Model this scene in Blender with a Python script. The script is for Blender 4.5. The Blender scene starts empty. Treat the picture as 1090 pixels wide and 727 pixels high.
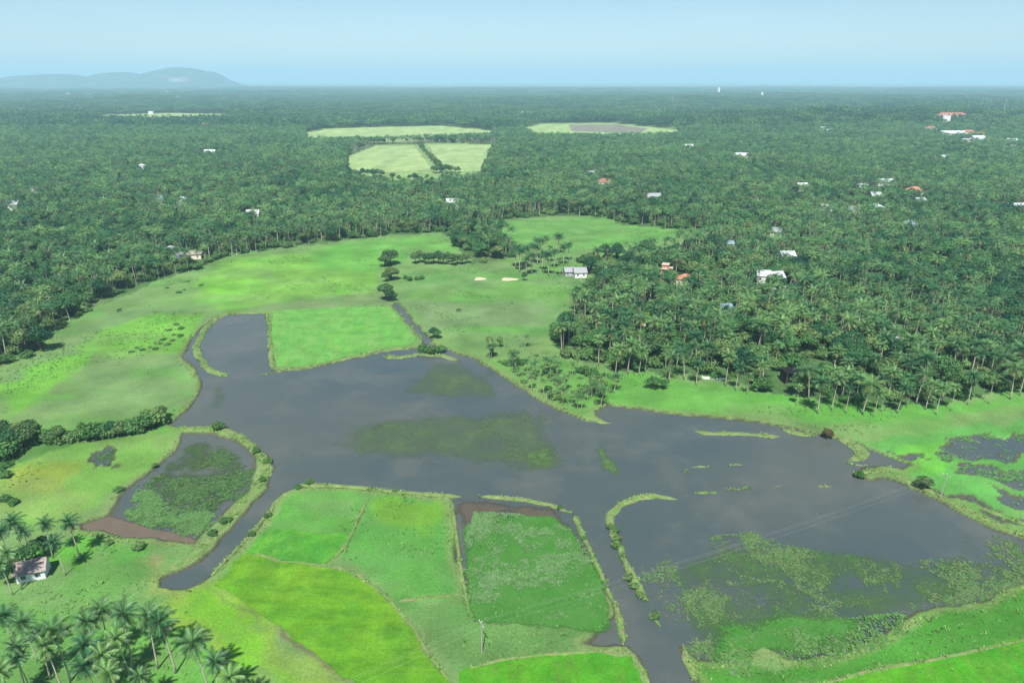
import bpy, bmesh, math, random
import numpy as np
from mathutils import Vector, Matrix

SC = bpy.context.scene
COL = SC.collection
RNG = np.random.default_rng(11)
random.seed(5)
R = math.radians

# ------------------------------------------------------------------ camera model
CAM_Z, PITCH, F, CX, CY = 100.0, R(20.92), 727.0, 545.0, 363.5
SP, CP = math.sin(PITCH), math.cos(PITCH)

def G(px, py, z=0.0):
    """ground point (world x, y) seen at a spot of the survey picture, at height z"""
    px = np.asarray(px, float); py = np.asarray(py, float)
    u = (px - CX) / F; v = (py - CY) / F
    dy = CP - v * SP; dz = -SP - v * CP
    t = (z - CAM_Z) / dz
    return u * t, dy * t

def P(px, py, z=0.0):
    x, y = G(px, py, z); return float(x), float(y)

def poly(pts, z=0.0):
    a = np.array(pts, float)
    x, y = G(a[:, 0], a[:, 1], z)
    return np.stack([x, y], 1)

def inside(pl, X, Y):
    X = np.asarray(X, float); Y = np.asarray(Y, float)
    res = np.zeros(X.shape, bool)
    lo = pl.min(0); hi = pl.max(0)
    m = (X >= lo[0]) & (X <= hi[0]) & (Y >= lo[1]) & (Y <= hi[1])
    x = X[m]; y = Y[m]; r = np.zeros(x.shape, bool)
    n = len(pl)
    for i in range(n):
        x0, y0 = pl[i]; x1, y1 = pl[(i + 1) % n]
        if y0 == y1: continue
        c = ((y0 > y) != (y1 > y)) & (x < (x1 - x0) * (y - y0) / (y1 - y0) + x0)
        r ^= c
    res[m] = r
    return res

def segdist(pl, X, Y, closed=True):
    d = np.full(X.shape, 1e9)
    n = len(pl)
    for i in range(n if closed else n - 1):
        a = pl[i]; b = pl[(i + 1) % n]
        ab = b - a; L2 = max(ab @ ab, 1e-9)
        t = np.clip(((X - a[0]) * ab[0] + (Y - a[1]) * ab[1]) / L2, 0, 1)
        d = np.minimum(d, np.hypot(X - a[0] - t * ab[0], Y - a[1] - t * ab[1]))
    return d

def sdist(pl, X, Y):
    """positive outside"""
    lo = pl.min(0) - 30; hi = pl.max(0) + 30
    out = np.full(X.shape, 30.0)
    m = (X >= lo[0]) & (X <= hi[0]) & (Y >= lo[1]) & (Y <= hi[1])
    d = segdist(pl, X[m], Y[m]); i = inside(pl, X[m], Y[m])
    out[m] = np.where(i, -d, d)
    return out

def _hash(ix, iy, s):
    h = (ix.astype(np.int64) * 374761393 + iy.astype(np.int64) * 668265263 + s * 1442695041) & 0xFFFFFFFF
    h = ((h ^ (h >> 13)) * 1274126177) & 0xFFFFFFFF
    return ((h ^ (h >> 16)) & 0xFFFF) / 65535.0

def vnoise(X, Y, scale, seed=0):
    x = np.asarray(X) / scale; y = np.asarray(Y) / scale
    ix = np.floor(x); iy = np.floor(y); fx = x - ix; fy = y - iy
    fx = fx * fx * (3 - 2 * fx); fy = fy * fy * (3 - 2 * fy)
    a = _hash(ix, iy, seed); b = _hash(ix + 1, iy, seed); c = _hash(ix, iy + 1, seed); d = _hash(ix + 1, iy + 1, seed)
    return (a * (1 - fx) + b * fx) * (1 - fy) + (c * (1 - fx) + d * fx) * fy

def fbm(X, Y, scale, seed=0, oct=4):
    s = 0; w = 0; a = 1.0
    for k in range(oct):
        s = s + a * vnoise(X, Y, scale / 2 ** k, seed + 17 * k); w += a; a *= 0.55
    return s / w

def sstep(a, b, x):
    t = np.clip((x - a) / (b - a), 0, 1); return t * t * (3 - 2 * t)

# ------------------------------------------------------------------ object helpers
def link(name, data, parent=None):
    o = bpy.data.objects.new(name, data); COL.objects.link(o)
    if parent is not None: o.parent = parent
    return o

def tag(o, label=None, cat=None, group=None, kind=None):
    if label: o['label'] = label
    if cat: o['category'] = cat
    if group: o['group'] = group
    if kind: o['kind'] = kind
    return o

def thing(name, loc, rz, label, cat, group=None):
    o = bpy.data.objects.new(name, None); COL.objects.link(o)
    o.empty_display_size = 0.3
    o.location = loc; o.rotation_euler = (0, 0, rz)
    return tag(o, label, cat, group)

def mesh(name, V, Fc, mats=(), mi=None, cols=None, smooth=False):
    me = bpy.data.meshes.new(name)
    V = np.asarray(V, np.float32)
    if isinstance(Fc, np.ndarray):
        k = Fc.shape[1]; n = len(Fc)
        me.vertices.add(len(V)); me.vertices.foreach_set('co', V.ravel())
        me.loops.add(n * k); me.loops.foreach_set('vertex_index', Fc.astype(np.int32).ravel())
        me.polygons.add(n); me.polygons.foreach_set('loop_start', np.arange(0, n * k, k, dtype=np.int32))
        me.update(calc_edges=True)
    else:
        me.from_pydata([tuple(map(float, v)) for v in V], [], [tuple(int(i) for i in f) for f in Fc])
    for m in mats: me.materials.append(m)
    if mi is not None: me.polygons.foreach_set('material_index', np.asarray(mi, np.int32))
    if cols is not None:
        a = me.color_attributes.new('tint', 'FLOAT_COLOR', 'POINT')
        c = np.ones((len(V), 4), np.float32); c[:, :cols.shape[1]] = cols
        a.data.foreach_set('color', c.ravel())
    if smooth: me.polygons.foreach_set('use_smooth', np.ones(len(me.polygons), bool))
    me.validate(); me.update()
    return me

class MB:
    """collects simple shapes into one mesh"""
    def __init__(s): s.V = []; s.F = []
    def add(s, V, Fc):
        o = len(s.V); s.V += [tuple(v) for v in V]; s.F += [tuple(i + o for i in f) for f in Fc]; return s
    def box(s, x0, x1, y0, y1, z0, z1):
        V = [(x, y, z) for z in (z0, z1) for y in (y0, y1) for x in (x0, x1)]
        return s.add(V, [(0, 2, 3, 1), (4, 5, 7, 6), (0, 1, 5, 4), (2, 6, 7, 3), (0, 4, 6, 2), (1, 3, 7, 5)])
    def gable(s, w, d, z0, rise, over=0.45, th=0.12):
        """two slabs, ridge along x"""
        for sg in (-1, 1):
            a = [(-w/2-over, sg*(d/2+over), z0-rise*over/(d/2)), (w/2+over, sg*(d/2+over), z0-rise*over/(d/2)), (w/2+over, 0, z0+rise), (-w/2-over, 0, z0+rise)]
            b = [(x, y, z+th) for x, y, z in a]
            s.add(a + b, [(0,1,2,3), (7,6,5,4), (0,4,5,1), (1,5,6,2), (2,6,7,3), (3,7,4,0)])
        return s
    def gable_ends(s, w, d, z0, rise, t=0.2):
        for sg in (-1, 1):
            x0 = sg*w/2; x1 = sg*(w/2-t)
            s.add([(x0,-d/2,z0),(x0,d/2,z0),(x0,0,z0+rise),(x1,-d/2,z0),(x1,d/2,z0),(x1,0,z0+rise)],
                  [(0,1,2),(5,4,3),(0,3,4,1),(1,4,5,2),(2,5,3,0)])
        return s
    def hip(s, w, d, z0, rise, over=0.5, th=0.12):
        W, D = w/2+over, d/2+over; r = max(W-D, 0.02)
        V = [(-W,-D,z0),(W,-D,z0),(W,D,z0),(-W,D,z0),(-r,0,z0+rise),(r,0,z0+rise),(-W,-D,z0-th),(W,-D,z0-th),(W,D,z0-th),(-W,D,z0-th)]
        return s.add(V, [(0,1,5,4),(1,2,5),(2,3,4,5),(3,0,4),(0,6,7,1),(1,7,8,2),(2,8,9,3),(3,9,6,0),(9,8,7,6)])
    def tube(s, pts, rad, n=6, cap=True):
        pts = [Vector(p) for p in pts]; o = len(s.V)
        rad = rad if hasattr(rad, '__len__') else [rad]*len(pts)
        for i, p in enumerate(pts):
            t = (pts[min(i+1, len(pts)-1)] - pts[max(i-1, 0)]).normalized()
            a = t.cross(Vector((0,0,1)) if abs(t.z) < .9 else Vector((1,0,0))).normalized(); b = t.cross(a)
            for k in range(n):
                an = 2*math.pi*k/n; s.V.append(tuple(p + (a*math.cos(an)+b*math.sin(an))*rad[i]))
        for i in range(len(pts)-1):
            for k in range(n):
                s.F.append((o+i*n+k, o+i*n+(k+1)%n, o+(i+1)*n+(k+1)%n, o+(i+1)*n+k))
        if cap:
            s.F.append(tuple(o+k for k in range(n))[::-1]); s.F.append(tuple(o+(len(pts)-1)*n+k for k in range(n)))
        return s
    def build(s, name, mats, parent=None, smooth=False):
        return link(name, mesh(name, s.V, s.F, mats if isinstance(mats, (list, tuple)) else [mats], smooth=smooth), parent)

# ------------------------------------------------------------------ materials
def newmat(name):
    m = bpy.data.materials.new(name); m.use_nodes = True
    nt = m.node_tree; nt.nodes.clear()
    out = nt.nodes.new('ShaderNodeOutputMaterial')
    return m, nt, out

def nd(nt, typ, **kw):
    n = nt.nodes.new(typ)
    for k, v in kw.items(): setattr(n, k, v)
    return n

def noise(nt, vec, scale, detail=4, rough=.6):
    n = nd(nt, 'ShaderNodeTexNoise'); n.inputs['Scale'].default_value = scale
    n.inputs['Detail'].default_value = detail; n.inputs['Roughness'].default_value = rough
    if vec is not None: nt.links.new(vec, n.inputs['Vector'])
    return n

def ramp(nt, fac, a, b, ca, cb):
    r = nd(nt, 'ShaderNodeMapRange'); r.inputs[1].default_value = a; r.inputs[2].default_value = b
    r.inputs[3].default_value = ca; r.inputs[4].default_value = cb; nt.links.new(fac, r.inputs[0]); return r.outputs[0]

def mixc(nt, fac, a, b, typ='MIX'):
    m = nd(nt, 'ShaderNodeMix', data_type='RGBA', blend_type=typ)
    for s, v in ((0, fac), (6, a), (7, b)):
        if hasattr(v, 'is_output'): nt.links.new(v, m.inputs[s])
        elif s == 0: m.inputs[s].default_value = v
        else: m.inputs[s].default_value = (*v[:3], 1)
    return m.outputs[2]

def scalec(nt, col, fac):
    m = nd(nt, 'ShaderNodeVectorMath', operation='SCALE')
    nt.links.new(col, m.inputs[0])
    if hasattr(fac, 'is_output'): nt.links.new(fac, m.inputs[3])
    else: m.inputs[3].default_value = fac
    return m.outputs[0]

def world_pos(nt):
    return nd(nt, 'ShaderNodeNewGeometry').outputs['Position']

def principled(nt, out, col, rough=.8, spec=.2, bump=None, bdist=.1, bstr=.5):
    b = nd(nt, 'ShaderNodeBsdfPrincipled')
    if hasattr(col, 'is_output'): nt.links.new(col, b.inputs['Base Color'])
    else: b.inputs['Base Color'].default_value = (*col, 1)
    b.inputs['Roughness'].default_value = rough; b.inputs['Specular IOR Level'].default_value = spec
    if bump is not None:
        bp = nd(nt, 'ShaderNodeBump'); bp.inputs['Strength'].default_value = bstr; bp.inputs['Distance'].default_value = bdist
        nt.links.new(bump, bp.inputs['Height']); nt.links.new(bp.outputs[0], b.inputs['Normal'])
    nt.links.new(b.outputs[0], out.inputs[0]); return b

def mat_ground():
    m, nt, out = newmat('ground_cover'); p = world_pos(nt)
    a = nd(nt, 'ShaderNodeAttribute', attribute_name='tint')
    n1 = noise(nt, p, .045, 5, .65); n2 = noise(nt, p, .35, 5, .7); n3 = noise(nt, p, 1.8, 3, .7)
    c = scalec(nt, a.outputs['Color'], ramp(nt, n1.outputs[0], .3, .7, .66, 1.3))
    c = mixc(nt, ramp(nt, n2.outputs[0], .5, .72, 0, .3), c, (.09, .15, .045))
    c = scalec(nt, c, ramp(nt, n3.outputs[0], .25, .75, .72, 1.28))
    principled(nt, out, c, .95, .1, n3.outputs[0], .25, .6); return m

def mat_grass(name, c1, c2, c3, s1=.06, s2=.6, stretch=None):
    """field or grass: three tones mixed by noise"""
    m, nt, out = newmat(name); p = world_pos(nt); v = p
    if stretch:
        mp = nd(nt, 'ShaderNodeMapping'); nt.links.new(p, mp.inputs[0]); mp.inputs['Rotation'].default_value = (0, 0, stretch[2])
        mp.inputs['Scale'].default_value = (stretch[0], stretch[1], 1); v = mp.outputs[0]
    n1 = noise(nt, p, s1, 5, .6); n2 = noise(nt, v, s2, 5, .7); n3 = noise(nt, p, 2.2, 3, .7)
    c = mixc(nt, ramp(nt, n1.outputs[0], .38, .64, 0, 1), c1, c2)
    c = mixc(nt, ramp(nt, n2.outputs[0], .45, .66, 0, .9), c, c3)
    n4 = noise(nt, p, s1 * 3.5, 5, .7); c = scalec(nt, c, ramp(nt, n4.outputs[0], .3, .7, .74, 1.22))
    c = scalec(nt, c, ramp(nt, n3.outputs[0], .25, .75, .75, 1.25))
    principled(nt, out, c, .9, .12, n3.outputs[0], .3, .6); return m

def mat_leaf(name, c1, c2, cy=(.16, .15, .04), trans=.22, rough=.5, spec=.25):
    """leaf: tone varies from plant to plant, tint.r = dry share, tint.g = tone per frond"""
    m, nt, out = newmat(name)
    oi = nd(nt, 'ShaderNodeObjectInfo'); a = nd(nt, 'ShaderNodeAttribute', attribute_name='tint')
    sp = nd(nt, 'ShaderNodeSeparateColor'); nt.links.new(a.outputs['Color'], sp.inputs[0])
    p = world_pos(nt); n = noise(nt, p, .9, 2, .6); nb = noise(nt, p, .012, 3, .6)
    f = nd(nt, 'ShaderNodeMath', operation='ADD'); nt.links.new(ramp(nt, oi.outputs['Random'], 0, 1, -.35, 1.05), f.inputs[0])
    nt.links.new(ramp(nt, nb.outputs[0], .35, .65, -.25, .3), f.inputs[1]); f.use_clamp = True
    c = mixc(nt, f.outputs[0], c1, c2)
    c = mixc(nt, sp.outputs[0], c, cy)
    c = scalec(nt, c, ramp(nt, sp.outputs[1], 0, 1, .6, 1.4))
    c = scalec(nt, c, ramp(nt, n.outputs[0], .3, .7, .85, 1.15))
    b = nd(nt, 'ShaderNodeBsdfPrincipled'); nt.links.new(c, b.inputs['Base Color'])
    b.inputs['Roughness'].default_value = rough; b.inputs['Specular IOR Level'].default_value = spec
    t = nd(nt, 'ShaderNodeBsdfTranslucent'); nt.links.new(scalec(nt, c, 1.3), t.inputs[0])
    mx = nd(nt, 'ShaderNodeMixShader'); mx.inputs[0].default_value = trans
    nt.links.new(b.outputs[0], mx.inputs[1]); nt.links.new(t.outputs[0], mx.inputs[2]); nt.links.new(mx.outputs[0], out.inputs[0])
    return m

def mat_plain(name, c, rough=.8, spec=.2, var=.2, scale=.7, dirt=None):
    m, nt, out = newmat(name); p = world_pos(nt)
    n = noise(nt, p, scale, 5, .65)
    rgb = nd(nt, 'ShaderNodeRGB'); rgb.outputs[0].default_value = (*c, 1)
    col = scalec(nt, rgb.outputs[0], ramp(nt, n.outputs[0], .3, .7, 1 - var, 1 + var))
    if dirt is not None:
        n2 = noise(nt, p, scale * 2.5, 4, .7); col = mixc(nt, ramp(nt, n2.outputs[0], .5, .7, 0, .8), col, dirt)
    principled(nt, out, col, rough, spec); return m

def mat_tile(name, c1, c2, c3):
    """clay tile rows with moss and soot"""
    m, nt, out = newmat(name); tc = nd(nt, 'ShaderNodeTexCoord')
    w = nd(nt, 'ShaderNodeTexWave', bands_direction='X'); w.inputs['Scale'].default_value = 1.6; w.inputs['Distortion'].default_value = .6
    nt.links.new(tc.outputs['Object'], w.inputs[0])
    n = noise(nt, tc.outputs['Object'], 1.1, 5, .7); n2 = noise(nt, tc.outputs['Object'], 4., 3, .7)
    c = mixc(nt, ramp(nt, n.outputs[0], .35, .65, 0, 1), c1, c2)
    c = mixc(nt, ramp(nt, n2.outputs[0], .55, .75, 0, .8), c, c3)
    c = scalec(nt, c, ramp(nt, w.outputs[1], 0, 1, .75, 1.15))
    principled(nt, out, c, .9, .1, w.outputs[1], .08, .8); return m

def mat_water():
    m, nt, out = newmat('lagoon_water'); p = world_pos(nt)
    n = noise(nt, p, .014, 4, .55); n2 = noise(nt, p, .05, 5, .65)
    c = mixc(nt, ramp(nt, n.outputs[0], .4, .62, 0, 1), (.041, .058, .058), (.060, .070, .061))
    c = mixc(nt, ramp(nt, n2.outputs[0], .48, .72, 0, .6), c, (.088, .092, .074))
    w = noise(nt, p, .8, 3, .6); rr = noise(nt, p, .022, 5, .6)
    b = principled(nt, out, c, .12, .5, w.outputs[0], .03, .25); b.inputs['IOR'].default_value = 1.33; nt.links.new(ramp(nt, rr.outputs[0], .4, .65, .06, .3), b.inputs['Roughness']); return m

def mat_mat(name, c1, c2, c3, lo, hi, scale=.12, top=1.0):
    """weed below or at the surface: patchy, water shows through the holes"""
    m, nt, out = newmat(name); p = world_pos(nt)
    a = nd(nt, 'ShaderNodeAttribute', attribute_name='tint'); sp = nd(nt, 'ShaderNodeSeparateColor'); nt.links.new(a.outputs['Color'], sp.inputs[0])
    n = noise(nt, p, scale, 6, .65); n2 = noise(nt, p, scale * 3, 4, .7); n3 = noise(nt, p, 1.6, 4, .75)
    c = mixc(nt, ramp(nt, n2.outputs[0], .4, .65, 0, 1), c1, c2)
    c = mixc(nt, ramp(nt, n3.outputs[0], .5, .68, 0, .8), c, c3)
    s = nd(nt, 'ShaderNodeMath', operation='ADD'); nt.links.new(n.outputs[0], s.inputs[0])
    q = nd(nt, 'ShaderNodeMath', operation='ADD'); nt.links.new(s.outputs[0], q.inputs[0])
    nt.links.new(ramp(nt, n3.outputs[0], .3, .7, -.09, .09), q.inputs[1])
    nt.links.new(ramp(nt, sp.outputs[0], 0, 1, -.45, 0), s.inputs[1])
    al = ramp(nt, q.outputs[0], lo, hi, 0, top)
    d = nd(nt, 'ShaderNodeBsdfDiffuse'); nt.links.new(c, d.inputs[0])
    t = nd(nt, 'ShaderNodeBsdfTransparent'); mx = nd(nt, 'ShaderNodeMixShader')
    nt.links.new(al, mx.inputs[0]); nt.links.new(t.outputs[0], mx.inputs[1]); nt.links.new(d.outputs[0], mx.inputs[2]); nt.links.new(mx.outputs[0], out.inputs[0])
    return m

def mat_tinted(name, rough=.8, spec=.15, trans=0.0):
    m, nt, out = newmat(name)
    a = nd(nt, 'ShaderNodeAttribute', attribute_name='tint'); n = noise(nt, world_pos(nt), 1.5, 3, .6)
    c = scalec(nt, a.outputs['Color'], ramp(nt, n.outputs[0], .3, .7, .8, 1.2))
    principled(nt, out, c, rough, spec); return m

M = {}
M['ground'] = mat_ground()
M['water'] = mat_water()
M['palm'] = mat_leaf('palm_leaf', (.022, .094, .032), (.102, .212, .060), (.24, .20, .07), .18, .45, .25)
M['tree'] = mat_leaf('tree_leaf', (.011, .070, .026), (.058, .160, .040), (.1, .14, .02), .2, .55)
M['leaf_pale'] = mat_leaf('pale_tree_leaf', (.045, .105, .030), (.115, .175, .050), (.14, .15, .03), .2, .55)
M['lime'] = mat_leaf('lime_leaf', (.14, .2, .015), (.17, .24, .02), (.2, .2, .03), .25, .6)
M['shrub'] = mat_leaf('shrub_leaf', (.045, .130, .030), (.110, .190, .055), (.14, .17, .05), .25, .6)
M['brownleaf'] = mat_leaf('dead_leaf', (.045, .03, .015), (.07, .05, .02), (.1, .07, .03), .1, .8)
M['trunk'] = mat_plain('palm_trunk', (.32, .28, .225), .9, .1, .25, 3.)
M['bark'] = mat_plain('tree_bark', (.09, .07, .05), .9, .1, .25, 3.)
M['bund'] = mat_grass('bund_grass', (.11, .18, .05), (.085, .18, .04), (.17, .15, .085), .12, .7)
M['tint'] = mat_tinted('floating_leaf')
M['reed'] = mat_tinted('reed_blade')
M['white'] = mat_plain('white_limewash', (.6, .59, .57), .8, .2, .1, .6, (.5, .48, .42))
M['cream'] = mat_plain('cream_plaster', (.6, .54, .42), .8, .2, .1)
M['slab'] = mat_plain('dusty_slab', (.42, .31, .25), .85, .2, .15)
M['peach'] = mat_plain('raw_brick', (.46, .24, .17), .9, .1, .2, 1.)
M['bluewall'] = mat_plain('blue_plaster', (.06, .10, .35), .8, .2, .12)
M['grey'] = mat_plain('grey_cement', (.3, .3, .3), .85, .2, .2)
M['dark'] = mat_plain('dark_window', (.05, .06, .07), .25, .5, .1)
M['wood'] = mat_plain('weathered_wood', (.14, .10, .07), .8, .2, .2, 2.)
M['frame'] = mat_plain('window_frame', (.24, .3, .34), .6, .3, .1)
M['roof_old'] = mat_tile('weathered_tile', (.24, .185, .165), (.37, .31, .28), (.12, .10, .09))
M['roof_red'] = mat_tile('red_tile', (.27, .11, .085), (.32, .15, .11), (.2, .09, .06))
M['roof_orange'] = mat_tile('orange_tile', (.38, .17, .10), (.42, .21, .13), (.35, .14, .08))
M['roof_white'] = mat_plain('pale_sheet_roof', (.42, .44, .47), .5, .3, .08)
M['roof_grey'] = mat_plain('grey_sheet_roof', (.22, .23, .24), .6, .3, .12)
M['roof_blue'] = mat_plain('blue_sheet_roof', (.16, .22, .28), .5, .3, .12)
M['black'] = mat_plain('black_tarpaulin', (.008, .007, .007), .7, .2, .3)
M['concrete'] = mat_plain('pole_concrete', (.27, .26, .24), .85, .2, .12, 2.)
M['metal'] = mat_plain('dull_metal', (.22, .22, .23), .5, .4, .1, 2.)
M['wire'] = mat_plain('bare_wire', (.4, .4, .4), .4, .5, .05)
M['sand'] = mat_plain('pale_sand', (.38, .33, .23), .95, .1, .15, .8)
M['hide'] = mat_plain('dark_hide', (.025, .02, .018), .8, .2, .2, 2.)

# ------------------------------------------------------------------ survey of the valley (outlines on the ground)
WATER = poly([(230,337),(215,348),(203,362),(193,378),(201,385),(208,393),(213,405),(208,423),(197,437),(180,452),(189,456),(227,453),(243,458),
 (267,473),(283,485),(291,500),(280,521),(253,551),(233,577),(200,601),(172,615),(168,626),(197,629),(213,621),(230,607),(253,584),(277,561),
 (290,544),(300,527),(318,517),(363,519),(430,525),(478,529),(482,560),(487,600),(494,632),(540,640),(600,636),(640,630),(655,655),(640,668),(618,684),(650,688),(668,690),(688,717),(699,745),(740,760),
 (752,745),(738,714),(727,690),(748,706),(780,704),(815,690),(842,704),(872,704),(905,690),(945,676),(975,655),(1010,644),(1045,640),(1090,622),(1200,590),(1330,580),(1200,624),(1090,574),(1059,563),(1026,546),(993,528),
 (966,514),(940,506),(918,509),(910,504),(918,500),(940,496),(962,500),(975,494),(953,488),(919,473),(893,467),(869,462),(836,453),(776,445),(726,440),(696,437),(670,433),(646,431),
 (631,437),(640,447),(623,447),(590,433),(563,417),(536,400),(510,383),(478,372),(459,365),(424,324),(420,325),(451,364),(443,371),(406,374),(363,384),(333,391),(293,396),(288,375),(287,350),(284,333),(245,334)])
POND = poly([(197,459),(227,461),(253,469),(271,483),(275,500),(266,522),(250,539),(233,553),(214,573),(210,580),(180,576),(140,573),(110,568),(83,564),(84,556),(112,548),(127,526),(157,504),(172,490),(185,478)])
POOLS = [poly([(416,324.5),(425,321.5),(434,333),(447,349),(462,362),(452,368),(440,352),(427,337)]),
         poly([(88,487),(105,478),(125,480),(137,487),(128,497),(112,493),(100,499)]),
         poly([(992,488),(1003,473),(1022,466),(1045,461),(1075,463),(1110,470),(1110,486),(1080,484),(1060,490),(1040,489),(1015,495)]),
         poly([(1012,503),(1035,496),(1060,497),(1088,503),(1120,500),(1120,514),(1090,516),(1062,512),(1040,508)]), poly([(1050,522),(1080,524),(1110,533),(1110,545),(1075,535)]), poly([(950,481),(965,478),(980,483),(968,488)]),
         poly([(985,517),(1010,527),(1040,543),(1064,552),(1100,566),(1100,561),(1060,545),(1035,535),(1008,521),(990,513)])]
VALLEY = poly([(-500,560),(-300,505),(-150,446),(0,388),(30,374),(60,354),(100,330),(140,312),(175,298),(215,283),(250,271),(290,265),(330,262),(380,254),(430,250),
 (470,248),(487,254),(496,272),(507,280),(534,276),(539,262),(522,238),(530,234),(600,230),(650,231),(662,240),(735,245),(762,251),(735,262),(700,270),(660,276),(622,282),(632,296),(640,304),
 (622,318),(598,338),(588,354),(590,372),(612,386),(650,394),(700,399),(750,403),(800,410),(840,419),(880,428),(940,431),(1000,428),(1040,423),(1090,413),(1250,392),(1500,380),(1700,900),(545,1500),(-700,900)])
CLEARS = [poly([(325,141),(350,137),(420,135),(470,134),(500,137),(526,139.5),(522,148),(500,149),(425,152),(328,153)]),
          poly([(554,138),(575,132),(650,131.5),(720,138),(726,147),(650,149),(570,148)]),
          poly([(369,167),(400,154.5),(470,152.5),(528,153.5),(518,172),(514,194),(492,196),(478,193),(462,204),(405,200),(372,193)]),
          poly([(100,122.5),(180,120.5),(245,121.5),(243,130),(180,132),(108,130)]),
          poly([(876,116.5),(915,116),(930,121),(925,128),(882,127.5)])]
WATERS = [WATER, POND] + POOLS

def shore(X, Y, ws=None):
    """distance to open water, positive on land"""
    d = np.full(X.shape, 30.0)
    jx = (fbm(X, Y, 7, 3, 4) - .5) * 3.; jy = (fbm(X, Y, 7, 9, 4) - .5) * 3.
    for k, w in enumerate(ws or WATERS):
        q = 1 if k < 2 else .7 if k == 2 else 4
        d = np.minimum(d, sdist(w, X + jx * q, Y + jy * q))
    return d

def relief(X, Y):
    X = np.asarray(X, float); Y = np.asarray(Y, float)
    r = (fbm(X, Y, 900, 41, 3) - .42) * 62 * sstep(900, 2400, Y)
    ridge = np.exp(-((X - 900) / 520) ** 2 - ((Y - 1750) / 300) ** 2) * 38
    return np.maximum(r, -4 * sstep(900, 2400, Y)) + ridge

def relief_clear(X, Y):
    r = relief(X, Y)
    for c in CLEARS:
        r = r * sstep(5, 75, np.clip(sdist_far(c, X, Y), 0, 60))
    return r

def sdist_far(pl, X, Y):
    lo = pl.min(0) - 80; hi = pl.max(0) + 80
    out = np.full(np.shape(X), 80.0)
    m = (X >= lo[0]) & (X <= hi[0]) & (Y >= lo[1]) & (Y <= hi[1])
    if m.any():
        d = segdist(pl, X[m], Y[m]); i = inside(pl, X[m], Y[m]); out[m] = np.where(i, -d, d)
    return out
H = relief_clear

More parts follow.
